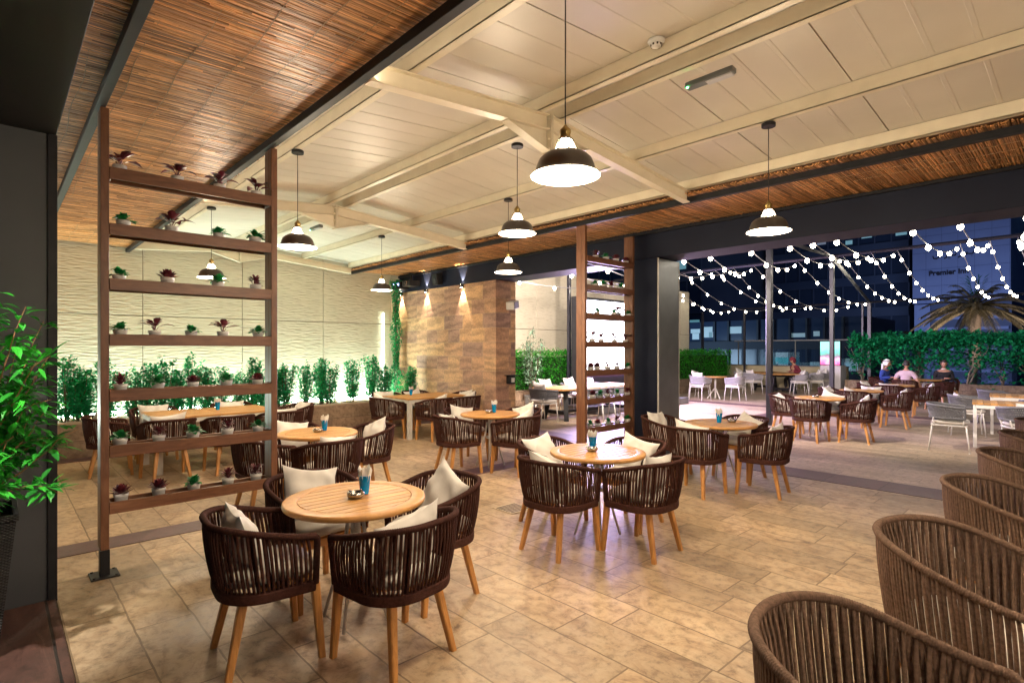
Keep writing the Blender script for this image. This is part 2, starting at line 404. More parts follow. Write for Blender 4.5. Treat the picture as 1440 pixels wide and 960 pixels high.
# steel portal frames
def ibeam(b,p0,p1,h,w=.09,tf=.009,tw=.008):
    # vertical web between p0 and p1 (xz plane), top edge given
    p0=Vector(p0); p1=Vector(p1); d=p1-p0; L=d.length; d.normalize()
    up=Vector((0,0,1)); side=d.cross(up).normalized(); n=side.cross(d)
    Mx=Matrix((( d.x,side.x,n.x,p0.x),(d.y,side.y,n.y,p0.y),(d.z,side.z,n.z,p0.z),(0,0,0,1)))
    b.box(0,L,-w/2,w/2,-tf,0,Mx); b.box(0,L,-w/2,w/2,-h,-h+tf,Mx); b.box(0,L,-tw/2,tw/2,-h+tf,-tf,Mx)
zr=lambda x: 3.74-.085*abs(x-3.62)
FR=[-4.9,-.85,3.40,7.65,11.93]
FL=['cream steel roof frame nearest over the front centre round table','','cream steel roof frame nearest the camera with bolted ridge plate','cream steel roof frame in the middle of the hall','cream steel roof frame against the rippled back wall']
for i,y in enumerate(FR):
    if i<1: continue
    e=empty('roof_frame',(0,y,0),0,FL[i] or 'cream steel roof frame behind the camera','roof frame','portal frames of the roof')
    a=MB(); ibeam(a,(1.83,0,zr(1.83)),(3.60,0,zr(3.60)),.135); a.build('rafter',M['cream'],e)
    a=MB(); ibeam(a,(6.05,0,zr(6.05)),(3.64,0,zr(3.64)),.135); a.build('rafter',M['cream'],e)
    a=MB(); a.bbox(3.606,3.618,-.06,.06,3.40,3.745,.002); a.bbox(3.622,3.634,-.06,.06,3.40,3.745,.002)
    for z in (3.44,3.52,3.62,3.70):
        for yy in (-.035,.035): a.tube([(3.585,yy,z),(3.655,yy,z)],.011,6)
    a.build('ridge_plate',M['cream'],e)
    for s in (-1,1):
        a=MB(); x0=3.62+s*.02; x1=3.62+s*.52
        zb=zr(x1)-.137
        b0=len(a.v)
        for yy in (-.004,.004): a.v+= [(x0,yy,3.42),(x1,yy,zb),(x0,yy,zr(x0)-.137)]
        a.f+= [(b0,b0+1,b0+2),(b0+5,b0+4,b0+3),(b0,b0+3,b0+4,b0+1)]
        a.v+= [(x0,-.045,3.42),(x0,.045,3.42),(x1,.045,zb),(x1,-.045,zb),(x0,-.045,3.411),(x0,.045,3.411),(x1,.045,zb-.009),(x1,-.045,zb-.009)]
        k=b0+6; a.f+= [(k,k+1,k+2,k+3),(k+7,k+6,k+5,k+4),(k,k+4,k+5,k+1),(k+1,k+5,k+6,k+2),(k+2,k+6,k+7,k+3),(k+3,k+7,k+4,k)]
        a.build('haunch',M['cream'],e)
# purlins
for i,(x,d) in enumerate(((1.62,'above the left reed ceiling edge'),(2.17,'carrying three pendant lamps, left of the ridge'),(3.49,'left one of the ridge pair'),(3.76,'right one of the ridge pair'),(4.93,'carrying three pendant lamps, right of the ridge'),(6.02,'above the right reed ceiling edge'))):
    a=MB(); zt=zc(x)-.004; zb=zr(x)+.003
    yy=-6
    a.bbox(x-.03,x-.022,-6,11.98,zb,zt,.001); a.bbox(x-.03,x+.035,-6,11.98,zb,zb+.008,.001); a.bbox(x+.027,x+.035,-6,11.98,zb+.006,zb+.02,.001)
    o=a.build('purlin',M['cream']); tag(o,'long cream steel purlin '+d,'purlin','purlins under the roof panels')
# reed ceilings: every reed is its own little cane
def reedmat(x0,x1,y0,y1,z,label,sag=.02):
    e=empty('reed_ceiling',(x0,y0,z),0,label,'reed ceiling')
    b=MB(); y=0; L=y1-y0; W=x1-x0
    while y<L:
        r=U(.0055,.0095); ph=U(0,6)
        u=U(-.06,.0); end=W+U(-.0,.06)
        while u<end:
            u1=min(end,u+U(.35,1.6))
            if end-u1<.15: u1=end
            m=max(2,int((u1-u)/.45)); dz=U(-.006,.006); dy=U(-.003,.003); tl=U(-.008,.008)
            p=[(u+(u1-u)*k/m, y+dy+math.sin(ph+k)*.003+tl*(k/m-.5), sag*.5*math.sin((u+(u1-u)*k/m)*2.3+(y0+y)*.9)+dz*(1-2*k/m)) for k in range(m+1)]
            b.tube(p,r*U(.85,1.1),5,caps=True)
            if u1>=end: break
            u=u1-.03
        y+=r*1.5
    b.build('reed_layer',M['reed'],e)
    # rough under-strands
    t=MB(); x=.12
    while x<W:
        p=[(x+.012*math.sin(k*1.3),k*.25,-.010+U(-.001,.001)) for k in range(int(L/.25)+1)]
        t.tube(p,.0026,4); x+=U(.2,.26)
    t.build('binding_thread',M['thread'],e)
    k=MB(); k.box(0,W,0,L,.03,.045); k.build('backing_board',plain('dark_backing',(.10,.045,.02),.9),e)
    return e
reedmat(-3.0,1.82,-4,12.1,3.50,'reed mat ceiling over the left side with the plant screen')
reedmat(6.05,7.44,-4,12.1,3.50,'reed mat ceiling strip beside the dark header beam')
# black edge beams
def edge(x0,x1,z0,z1,mat,label,y0=-6,y1=12.12,name='edge_beam'):
    a=MB(); a.bbox(x0,x1,y0,y1,z0,z1,.003); o=a.build(name,mat); return tag(o,label,'beam','long steel edge beams')
edge(1.73,1.79,3.41,3.478,M['blackmetal'],'black steel edge beam along the left reed ceiling')
edge(6.08,6.14,3.41,3.478,M['blackmetal'],'black steel edge beam along the right reed ceiling')
edge(.53,.59,3.41,3.478,M['blackmetal'],'black steel beam crossing the left reed ceiling beside the dark building')
edge(7.405,7.445,3.44,3.478,M['blackmetal'],'thin black trim between reed strip and header beam')
# header beam, dark column, dark building corner
a=MB(); a.bbox(7.452,8.05,-6,12.13,3.07,3.6,.004); a.bbox(7.43,8.25,-6,12.13,3.603,3.9,.004)
o=a.build('header_beam',M['darkwall2']); tag(o,'long dark slate header beam over the opening to the terrace','header beam')
c=empty('column',(7.75,4.98,0),0,'square dark steel clad column with light grey side','column')
a=MB(); a.bbox(-.302,.30,-.29,.32,0,3.066,.004); a.build('dark_cladding',M['darkwall2'],c)
a=MB(); a.bbox(-.285,.30,-.312,-.293,.002,3.05,.003); a.build('grey_panel',M['greypanel'],c)
a=MB(); a.bbox(-.300,-.287,-.318,-.294,.002,3.06,.002); a.bbox(.301,.312,-.318,-.294,.002,3.06,.002); a.build('edge_trim',M['whitemetal'],c)
e=empty('dark_building_corner',(.296,4.71,0),0,'dark grey building corner with black edge trim behind the leafy shrub','building')
a=MB(); a.box(-4.3,-.0,.004,.2,0,3.058); a.build('wall',M['darkwall'],e)
a=MB(); a.bbox(-.045,.004,-.012,.2,0,3.056,.002); a.build('edge_trim',M['blackmetal'],e)
a=MB(); a.bbox(-4.3,0,-10,.2,3.06,3.46,.004); a.build('soffit',plain('black_soffit',(.012,.010,.010),.6),e)
# back wall of rippled panels
e=empty('rippled_wall',(0,12.15,0),0,'pale rippled panel wall behind the planted bed','wall')
a=MB(); a.box(-4.3,21.8,.03,.3,-.1,4.1); a.build('wall_core',plain('joint_dark',(.16,.13,.09),.9),e)
x=2.0-1.735*3
while x<21.7:
    w=min(1.735,21.8-x)
    for z0,z1 in ((0,2.265),(2.28,4.1)):
        a=MB(); a.bbox(x+.006,x+w-.006,0,.028,z0,z1,.003); a.build('panel',M['ripple'],e)
    x+=1.735
# left closing wall
a=MB(); a.box(-4.5,-4.3,4.9,12.4,0,3.9); tag(a.build('side_wall',M['ripple']),'plain wall closing the far left end of the hall','wall')
# sandstone wall
o=MB().bbox(7.455,8.01,8.45,12.14,0,3.066,.004).build('sandstone_wall',M['sandstone']); tag(o,'sandstone clad wall pier in mixed brown and tan blocks','wall')
# planted bed inside
e=empty('planter_bed',(0,10.6,0),0,'long low stone clad planter bed along the rippled wall','planter')
a=MB(); a.bbox(-4.2,7.45,0,.14,.0,.515,.003); a.build('front_wall',M['planterwall'],e)
a=MB(); a.bbox(-4.2,7.45,-.012,.16,.516,.545,.004); a.build('coping',noisemat('stone_coping',(.40,.31,.22),(.3,.22,.15),.6,8,.2,.003),e)
# soil: lumpy surface
def soil_mesh(x0,x1,y0,y1,z,step=.09,amp=.03):
    b=MB(); nx=int((x1-x0)/step); ny=max(2,int((y1-y0)/step))
    for i in range(nx+1):
        for j in range(ny+1): b.v.append((x0+(x1-x0)*i/nx,y0+(y1-y0)*j/ny,z+U(-amp,amp)))
    for i in range(nx):
        for j in range(ny):
            k=i*(ny+1)+j; b.f.append((k,k+ny+1,k+ny+2,k+1))
    return b
soil_mesh(-4.2,7.45,.15,1.52,.46).build('soil_fill',noisemat('bark_mulch',(.30,.18,.08),(.10,.055,.025),.95,30,.8,.02),e)
# planter outside along the same wall with box hedge
e=empty('terrace_planter',(0,10.75,0),0,'low stone planter under the box hedge on the terrace','planter')
a=MB(); a.bbox(8.02,23.2,0,.14,0,.50,.003); a.bbox(8.02,23.2,-.012,.16,.502,.53,.003); a.build('front_wall',M['planterwall'],e)
a=MB(); a.box(8.02,23.2,.15,1.35,0,.44); a.build('soil_fill',M['soil'],e)
# low wall + glass balustrade at the terrace edge
e=empty('parapet_wall',(24.6,0,0),0,'low cream parapet wall at the terrace edge','wall')
a=MB(); a.bbox(0,.22,6.9,12.4,-.2,.93,.005); a.build('wall_face',noisemat('cream_render',(.50,.42,.27),(.43,.36,.23),.7,3,.1,.003),e)
a=MB(); a.bbox(-.02,.24,6.88,12.4,.932,.965,.004); a.build('coping',M['greypanel'],e)
e=empty('glass_balustrade',(26.2,0,0),0,'glass balustrade with thin steel handrail beyond the terrace','balustrade')
gl=NT('clear_glass'); gl.set(Base_Color=(.85,.93,.95),Roughness=.03,Transmission_Weight=1.0,IOR=1.1,Alpha=.25); M['glass']=gl.m
for k in range(9):
    y=12-2.6*k; a=MB(); a.box(-.006,.006,y-2.55,y,-.2,2.0); a.build('glass_panel',M['glass'],e)
    a=MB(); a.bbox(-.02,.02,y-.02,y+.03,-.2,2.02,.003); a.build('post',M['greypanel'],e)
a=MB(); a.tube([(0,-11.5,2.05),(0,12.2,2.05)],.03,8); a.build('handrail',plain('pale_steel_rail',(.6,.6,.62),.3,.6),e)
# raised timber clad planter along the right of the terrace
e=empty('timber_planter',(23.6,0,0),0,'long wood clad planter under the tall hedge','planter')
a=MB(); a.bbox(0,.12,-12,6.7,0,.46,.004); a.bbox(-.015,.14,-12,6.7,.462,.49,.003); a.build('front_wall',M['planterwall'],e)
a=MB(); a.box(.12,1.7,-12,6.7,0,.40); a.build('soil_fill',M['soil'],e)
sheet('step',22.2,23.58,-12,6.7,.13,M['plank'],.12)
# steel pergola on the terrace
e=empty('steel_pergola',(0,0,0),0,'grey steel pergola frame over the terrace carrying the string lights','pergola')
pm=noisemat('dark_grey_steel',(.022,.022,.032),(.016,.016,.024),.35,5,.03)
def bar(p0,p1,w,name):
    a=MB(); a.tube([p0,p1],w*.707,4,upv=(0,0,1) if abs(Vector(p0).z-Vector(p1).z)<1 else (1,0,0)); 
    return a.build(name,pm,e)
def post(x,y,z,w=.1):
    a=MB(); a.bbox(x-w/2,x+w/2,y-w/2,y+w/2,0,z,.006); a.build('post',pm,e)
post(12.3,4.95,4.1,.11); post(16.1,4.87,4.1,.10); post(24.25,6.05,3.46,.12)
p=onX(988,440,24.25); post(24.25,p.y,3.4,.10); p2=onX(1047,440,24.25); post(24.25,p2.y,3.4,.08); p3=onX(1213,430,24.25); post(24.25,p3.y,3.4,.07)
post(11.9,10.35,4.0,.09)
bar((12.3,-8,4.1),(12.3,11.9,4.1),.10,'beam'); bar((16.1,-8,4.1),(16.1,11.9,4.1),.06,'beam'); bar((24.25,-8,3.44),(24.25,11.9,3.44),.06,'beam')
bar((16.1,4.87,4.08),(24.25,6.05,3.44),.08,'rafter'); bar((8.1,4.95,4.1),(16.1,4.87,4.1),.08,'rafter'); bar((16.1,-.9,4.08),(24.25,-1.5,3.44),.06,'rafter')
# ---------------------------------------------------------------- rope armchair
def u_path(hw,yf,yb,r,n=None):
    pts=[]
    for k in range(9): pts.append((hw,yf+(yb+r-yf)*k/9))
    for k in range(17):
        a=PI/2*k/16; pts.append((hw-r+r*math.cos(a),yb+r-r*math.sin(a)))
    for k in range(1,4): pts.append((hw-r-(2*(hw-r))*k/4,yb))
    for k in range(17):
        a=PI/2*(1-k/16.0); pts.append((-(hw-r)-r*math.cos(a),yb+r-r*math.sin(a)))
    for k in range(1,10): pts.append((-hw,yb+r+(yf-yb-r)*k/9))
    return pts
def resample(pts,m):
    P=[Vector(p) for p in pts]; d=[0]
    for i in range(1,len(P)): d.append(d[-1]+(P[i]-P[i-1]).length)
    out=[];j=0
    for k in range(m):
        s=d[-1]*k/(m-1)
        while j<len(d)-2 and d[j+1]<s: j+=1
        t=(s-d[j])/max(1e-9,d[j+1]-d[j]); out.append(P[j].lerp(P[j+1],min(1,max(0,t))))
    return out
def make_rope_chair(ropemat,name='rope_armchair',N=55,hw=.300,yf=.155,yb=-.295,r=.235,hb=.262,bf=.175,bb=-.245,rb=.205,zb=.760,za=.672,zl=.402,ringn=230,low=False,strap=.0080,inner=3):
    root=empty(name,(0,0,0),0,'dark brown rope armchair','armchair')
    top=resample([(x,y,0) for x,y in u_path(hw,yf,yb,r)],N)
    bot=resample([(x,y,0) for x,y in u_path(hb,bf,bb,rb)],N)
    def ztop(y):
        t=(yf+.045-y)/(yf+.045-yb); t=max(0,min(1,t)); return za+(zb-za)*t*t*(3-2*t)
    T=[Vector((p.x,p.y,ztop(p.y))) for p in top]; B=[Vector((p.x,p.y,zl)) for p in bot]
    def front(s):
        x0=T[0].x if s>0 else T[-1].x; z0=T[0].z; y0=T[0].y
        pts=[]
        for k in range(1,8):
            a=PI/2*k/7; pts.append(Vector((x0-s*.002*k, y0+.032*math.sin(a), z0-.035*(1-math.cos(a)))))
        zz=pts[-1].z
        for k in range(1,8):
            f=k/7; pts.append(Vector((x0-s*.014+((hb*s)-(x0-s*.014))*f, y0+.032+(bf+.012-y0-.032)*f, zz+(zl+.003-zz)*f)))
        return pts
    rim=list(reversed(front(1)))+T+front(-1)
    a=MB(); rr=resample(rim,ringn); b0=len(a.v); n=8
    rows=0
    for i in range(1,len(rr)-1):
        t=(rr[i+1]-rr[i-1]).normalized(); u=(Vector((0,0,1)) if abs(t.z)<.8 else Vector((0,1,0))); u=(u-t*t.dot(u)).normalized(); w=t.cross(u)
        c=rr[i]; q=(rr[i+1]-rr[i]).length*.5
        for (dt,rad) in ((-q,.0150),(-q*.35,.0182),(q*.35,.0182)):
            for k in range(n):
                an=2*PI*k/n; a.v.append(tuple(c+t*dt+u*(math.cos(an)*rad)+w*(math.sin(an)*rad)))
            rows+=1
    for j in range(rows-1):
        for k in range(n):
            l=(k+1)%n; a.f.append((b0+j*n+k,b0+j*n+l,b0+(j+1)*n+l,b0+(j+1)*n+k))
    a.build('wrapped_rim',ropemat,root,True)
    a=MB()
    for i in range(1,N-1):
        t,b=T[i],B[i]; nn=Vector((b.x,b.y+.03,0)).normalized()
        for lay,(off,sh) in enumerate(((.006,0),(-.013,.5))):
            t2=T[i].lerp(T[i+1],sh) if sh else t; b2=B[i].lerp(B[i+1],sh*.4) if sh else b
            if lay and i%inner: continue
            pts=[]; jit=U(-.002,.002)
            for k in range(7):
                f=k/6; p=t2.lerp(b2,f); bow=math.sin(PI*f)*.008
                tg=(T[i+1]-T[i]).normalized()
                pts.append(p+nn*(off*(1-abs(2*f-1)**3)*1.6+bow*0.6)+tg*(jit*math.sin(PI*f))+Vector((0,0,-.006 if k==0 else 0)))
            a.tube(pts,strap,6,caps=False,flat=.62,upv=tg)
    a.build('rope_weave',ropemat,root,True)
    band=resample([(p.x,p.y,0) for p in B],60)
    a=MB(); b0=len(a.v)
    for p in band:
        nn=Vector((p.x,p.y+.03,0)).normalized()
        for (o,z) in ((.012,-.030),(.016,-.018),(.016,.016),(.010,.026),(-.012,.026),(-.012,-.030)):
            q=p+nn*o; a.v.append((q.x,q.y,z+zl))
    for i in range(len(band)-1):
        for k in range(6):
            l=(k+1)%6; a.f.append((b0+i*6+k,b0+i*6+l,b0+(i+1)*6+l,b0+(i+1)*6+k))
    a.f.append(tuple(b0+k for k in range(6))); a.f.append(tuple(b0+(len(band)-1)*6+k for k in reversed(range(6))))
    a.build('base_band',ropemat,root)
    w=hb-.027; yo=bf+.025; yi=bb+.02
    a=MB(); a.bbox(-w,w,yo-.035,yo,zl-.03,zl+.026,.004); ys=bb+rb-.02; a.bbox(-w,-w+.035,ys,yo-.037,zl-.026,zl+.024,.004); a.bbox(w-.035,w,ys,yo-.037,zl-.026,zl+.024,.004); a.bbox(-.10,.10,yi+.012,yi+.045,zl-.026,zl+.024,.004)
    a.bbox(-w+.037,w-.037,ys-.02,yo-.037,zl+.003,zl+.018,.003)
    a.build('seat_frame',M['teak_leg'],root)
    for sx in (-1,1):
        for sy in (-1,1):
            a=MB()
            p0=(sx*(w if sy>0 else w-.085),yo-.01 if sy>0 else yi+.085,zl+.003 if sy>0 else zl-.008); p1=(sx*(w+.013 if sy>0 else w-.03),(yo+.025 if sy>0 else yi+.0),0)
            a.taper(p0,p1,.046,.034,.14); a.build('leg',M['teak_leg'],root)
    cushion_mesh(2*hb-.084,yo-yi+.035,.075 if not low else .13,.35,.02).build('seat_cushion',M['seatcush'],root,True,(0,(yo+yi)/2+.01,zl+.03))
    return root
def cushion_mesh(sx,sy,th,round_,puff,n=14):
    a=MB(); 
    idx={}
    def P(u,v,s):
        # superellipse outline
        k=max(abs(u),abs(v)); 
        if k>1e-6:
            l=(abs(u)**5+abs(v)**5)**(1/5); f=k/l if l>0 else 1
        else: f=1
        x=u*f*sx/2; y=v*f*sy/2
        e=1-max(abs(u),abs(v))**6
        z=th/2+s*(th/2)*(max(0,e)**.35)
        if s>0: z+=puff*(1-u*u)*(1-v*v)
        return (x,y,z)
    for s in (1,-1):
        b=len(a.v)
        for i in range(n+1):
            for j in range(n+1):
                u=math.sin((i/n-.5)*PI); v=math.sin((j/n-.5)*PI); a.v.append(P(u,v,s))
        for i in range(n):
            for j in range(n):
                q=(b+i*(n+1)+j,b+(i+1)*(n+1)+j,b+(i+1)*(n+1)+j+1,b+i*(n+1)+j+1)
                a.f.append(q if s>0 else tuple(reversed(q)))
    return a
def pillow_mesh(seed,s=.415,th=.165,n=20):
    rnd=random.Random(seed); a=MB(); ph=[rnd.uniform(0,6) for _ in range(6)]
    for sd in (1,-1):
        b=len(a.v)
        for i in range(n+1):
            for j in range(n+1):
                u=2*i/n-1; v=2*j/n-1
                pin=1-.15*(1-abs(u)**2)*abs(v)**4; pin2=1-.15*(1-abs(v)**2)*abs(u)**4
                x=u*s/2*pin2; y=v*s/2*pin
                e=max(0,(1-u*u))**.55*max(0,(1-v*v))**.55
                z=sd*th/2*e
                # creases toward the corners and a soft dent
                z+=e*.010*math.sin(5*u*v*3+ph[0])+.006*e*math.sin(9*u+ph[1]+3*v)+.006*e*math.sin(8*v+ph[2]-2*u)
                z+=-.018*math.exp(-((u-.1)**2+(v-.5)**2)*6)*sd*e
                z+=.018*u*u*math.sin(ph[3])+.015*v*v*math.sin(ph[4])
                a.v.append((x,y,z))
        for i in range(n):
            for j in range(n):
                q=(b+i*(n+1)+j,b+(i+1)*(n+1)+j,b+(i+1)*(n+1)+j+1,b+i*(n+1)+j+1)
                a.f.append(q if sd>0 else tuple(reversed(q)))
    return a
pil_protos=[]
for s in range(3):
    me=pillow_mesh(s+3)
    o=me.build('throw_pillow',M['cushion'],None,True); o.location=(0,0,-50); tag(o,'pillow','pillow'); pil_protos.append([o,False])
def pillow(x,y,rz,label,fx=0,tilt=None,up=None,back=.10,grp='cream throw pillows on the armchairs'):
    # rz: chair yaw (chair front = local +y)
    k=random.randrange(3); pr=pil_protos[k]
    o=pr[0] if not pr[1] else pr[0].copy()
    if pr[1]: COL.objects.link(o)
    pr[1]=True
    f=Matrix.Rotation(rz,4,'Z')
    t=tilt if tilt is not None else U(.28,.55)
    if up is None: up=U(.60,.635)
    roll=random.choice((-1,1))*random.choice((.04,.08,.2,.38))
    Mx=Matrix.Translation((x,y,0))@f@Matrix.Translation((fx+U(-.02,.02),-back,up))@Matrix.Rotation(PI/2+t,4,'X')@Matrix.Rotation(roll,4,'Z')
    o.matrix_world=Mx; o['label']=label; o['group']=grp; return o
# ---------------------------------------------------------------- tables
def make_round_table(d=.84):
    root=empty('round_table',(0,0,0),0,'round teak table','table'); r=d/2
    rim=MB(); ri=r*.80
    rim.lathe([(ri,.715),(ri,.7475),(ri+.004,.750),(r-.012,.750),(r-.003,.746),(r,.736),(r-.002,.722),(r-.012,.715),(ri,.715)],72)
    rim.build('table_rim',M['teak_rim'],root,True)
    a=MB(); w=.060; g=.0075; y=-ri+.002
    R0=ri-.004
    while y<R0:
        y0=max(y,-R0+1e-3); y1=min(y+w,R0-1e-3)
        if y1-y0>.006:
            poly=[]
            n=6
            for k in range(n+1):
                yy=y0+(y1-y0)*k/n; poly.append((math.sqrt(max(0,R0*R0-yy*yy)),yy))
            for k in range(n,-1,-1):
                yy=y0+(y1-y0)*k/n; poly.append((-math.sqrt(max(0,R0*R0-yy*yy)),yy))
            a.prism(poly,.722,.7485)
        y+=w+g
    a.build('table_slats',M['teak_top'],root)
    a=MB(); a.lathe([(0.001,.700),(r*.82,.700),(r*.82,.716),(0.001,.716)],32); a.build('under_plate',plain('dark_under_plate',(.05,.03,.02),.7),root)
    a=MB(); a.lathe([(.12,.69),(.12,.699),(.001,.699)],16); a.lathe([(.028,.40),(.028,.69)],12); a.lathe([(.06,.40),(.06,.43),(.001,.43)],12,cap0=True)
    a.build('column',M['whitemetal'],root)
    for k in range(4):
        an=PI/4+k*PI/2; c,s=math.cos(an),math.sin(an)
        a=MB(); a.tube([(c*.045,s*.045,.62),(c*.07,s*.07,.45),(c*.20,s*.20,.012)],[.012,.012,.010],8); a.build('leg',M['whitemetal'],root,True)
    return root
def make_square_table(name,sx,sy,topmat,legmat,slats,legw=.075,planks=1,seam=False):
    root=empty(name,(0,0,0),0,'table','table')
    a=MB(); 
    pl=.09
    for (x0,x1) in (((-sx/2,-.003),(.003,sx/2)) if seam else ((-sx/2,sx/2),)):
        y=-sy/2
        while y<sy/2-.01:
            a.bbox(x0,x1,y,min(y+pl,sy/2),.722,.75,.003); y+=pl+.004
        a.build('table_top',topmat,root); a=MB()
    b=MB(); i=.012
    b.bbox(-sx/2+i,sx/2-i,-sy/2+i,-sy/2+i+.03,.66,.72,.003); b.bbox(-sx/2+i,sx/2-i,sy/2-i-.03,sy/2-i,.66,.72,.003)
    b.bbox(-sx/2+i,-sx/2+i+.03,-sy/2+.045,sy/2-.045,.66,.72,.003); b.bbox(sx/2-i-.03,sx/2-i,-sy/2+.045,sy/2-.045,.66,.72,.003)
    b.build('apron',legmat,root)
    for u in (-1,1):
        for v in (-1,1):
            l=MB(); cx=u*(sx/2-i-legw/2); cy=v*(sy/2-i-legw/2)
            l.bbox(cx-legw/2,cx+legw/2,cy-legw/2,cy+legw/2,0,.661,.004); l.build('leg',legmat,root)
    return root
def make_trestle_table(sx,sy):
    root=empty('trestle_table',(0,0,0),0,'table','table')
    a=MB(); y=-sy/2
    while y<sy/2-.01: a.bbox(-sx/2,sx/2,y,min(y+.14,sy/2),.71,.75,.004); y+=.144
    a.build('table_top',M['teak_top'],root)
    for s in (-1,1):
        l=MB(); x=s*(sx/2-.38)
        l.bbox(x-.05,x+.05,-sy/2+.14,sy/2-.14,.62,.70,.005)
        for v in (-1,1): l.tube([(x-s*.0,v*(sy/2-.24),.63),(x+s*.10,v*(sy/2-.12),0)],.075,4,upv=(1,0,0))
        l.bbox(x-.045,x+.045,-sy/2+.2,sy/2-.2,.14,.22,.004)
        l.build('trestle',M['blackmetal'],root)
    l=MB(); l.bbox(-sx/2+.42,sx/2-.42,-.04,.04,.14,.21,.004); l.build('stretcher',M['blackmetal'],root)
    return root
# ---------------------------------------------------------------- grey woven chair
def make_woven_chair(bandmat,name='woven_armchair'):
    root=empty(name,(0,0,0),0,'grey woven armchair','armchair')
    N=64; top=resample([(x,y,0) for x,y in u_path(.295,.20,-.285,.235)],N); bot=resample([(x,y,0) for x,y in u_path(.265,.20,-.25,.215)],N)
    T=[Vector((p.x,p.y,.715+.045*max(0,min(1,(.1-p.y)/.4)))) for p in top]; B=[Vector((p.x,p.y,.545)) for p in bot]
    a=MB(); loop=T+[T[-1].lerp(B[-1],k/5) for k in range(1,5)]+list(reversed(B))+[B[0].lerp(T[0],k/5) for k in range(1,5)]
    a.tube(loop,.019,8,closed=True); a.build('woven_rim',bandmat,root,True)
    a=MB()
    for k in range(0,N,1):
        for dlt in (3,-3):
            j=k+dlt
            if 0<=j<N: 
                m=T[k].lerp(B[j],.5); n=Vector((m.x,m.y,0)).normalized()
                a.tube([T[k],T[k].lerp(B[j],.33)+n*(.006 if dlt>0 else -.004),T[k].lerp(B[j],.66)+n*(-.004 if dlt>0 else .006),B[j]],.0072,5,caps=False)
    a.build('woven_band',bandmat,root,True)
    a=MB(); a.tube([(-.225,.225,.425),(.225,.225,.425),(.225,-.225,.425),(-.225,-.225,.425)],.012,8,closed=True)
    for s in (-1,1): a.tube([(s*.225,-.18,.425),(s*.262,-.2,.545)],.011,8); a.tube([(s*.225,.18,.425),(s*.265,.19,.545)],.011,8)
    a.box(-.215,.215,-.215,.215,.42,.43)
    a.build('seat_frame',M['whitemetal'],root,False)
    for sx in (-1,1):
        for sy in (-1,1):
            l=MB(); l.tube([(sx*.215,sy*.215,.425),(sx*.225,sy*.24,.2),(sx*.235,sy*.26,.008)],[.013,.012,.010],8); l.tube([(sx*.235,sy*.26,.0),(sx*.235,sy*.26,.012)],.013,8); l.build('leg',M['whitemetal'],root,True)
    cushion_mesh(.48,.50,.075,.3,.02).build('seat_cushion',M['seatcush'],root,True,(0,.02,.435))
    return root
# ---------------------------------------------------------------- small things on tables
def make_cup():
    root=empty('napkin_cup',(0,0,0),0,'cup','cup')
    a=MB(); a.lathe([(.026,.004),(.030,.04),(.038,.115),(.0405,.118),(.0355,.115),(.028,.045),(.001,.042)],20); a.build('glass_cup',M['blueglass'],root,True)
    a=MB(); a.lathe([(.0245,0),(.0285,.034),(.001,.034)],20,cap0=True); a.build('cup_base',M['darkblueglass'],root,True)
    rnd=random.Random(5)
    a=MB()
    for k in range(9):
        an=k*2.4; r=.010+.013*rnd.random(); lean=.02
        c,s=math.cos(an),math.sin(an); w=.022
        x,y=c*r,s*r; tx,ty=x+c*lean,y+s*lean; h=.145+rnd.random()*.025
        b=len(a.v)
        a.v+= [(x-s*w*.5,y+c*w*.5,.05),(x+s*w*.5,y-c*w*.5,.05),(tx+s*w*.75,ty-c*w*.75,h-.02),(tx,ty,h+.012),(tx-s*w*.75,ty+c*w*.75,h-.012)]
        a.f.append((b,b+1,b+2,b+3,b+4))
        a.v+= [(x-s*w*.5+c*.003,y+c*w*.5+s*.003,.05),(x+s*w*.5+c*.003,y-c*w*.5+s*.003,.05),(tx+s*w*.75+c*.004,ty-c*w*.75+s*.004,h-.02),(tx+c*.006,ty+s*.006,h+.010),(tx-s*w*.75+c*.004,ty+c*w*.75+s*.004,h-.012)]
        a.f.append((b+9,b+8,b+7,b+6,b+5))
    a.build('folded_napkins',M['paper'],root)
    return root
def make_ashtray():
    root=empty('ashtray',(0,0,0),0,'ashtray','ashtray')
    a=MB(); a.lathe([(.001,.002),(.040,.002),(.050,.010),(.053,.024),(.050,.034),(.045,.036),(.041,.030),(.040,.010),(.001,.008)],24); 
    for k in range(4):
        an=k*PI/2+.4; a.tube([(math.cos(an)*.04,math.sin(an)*.04,.036),(math.cos(an)*.056,math.sin(an)*.056,.036)],.006,8)
    a.build('steel_bowl',M['steel'],root,True)
    a=MB(); a.tube([(.0,.01,.02),(.035,.045,.045)],.004,8); a.tube([(-.02,.0,.012),(.02,-.01,.016)],.004,8); a.build('cigarette_stub',M['paper'],root,True)
    return root
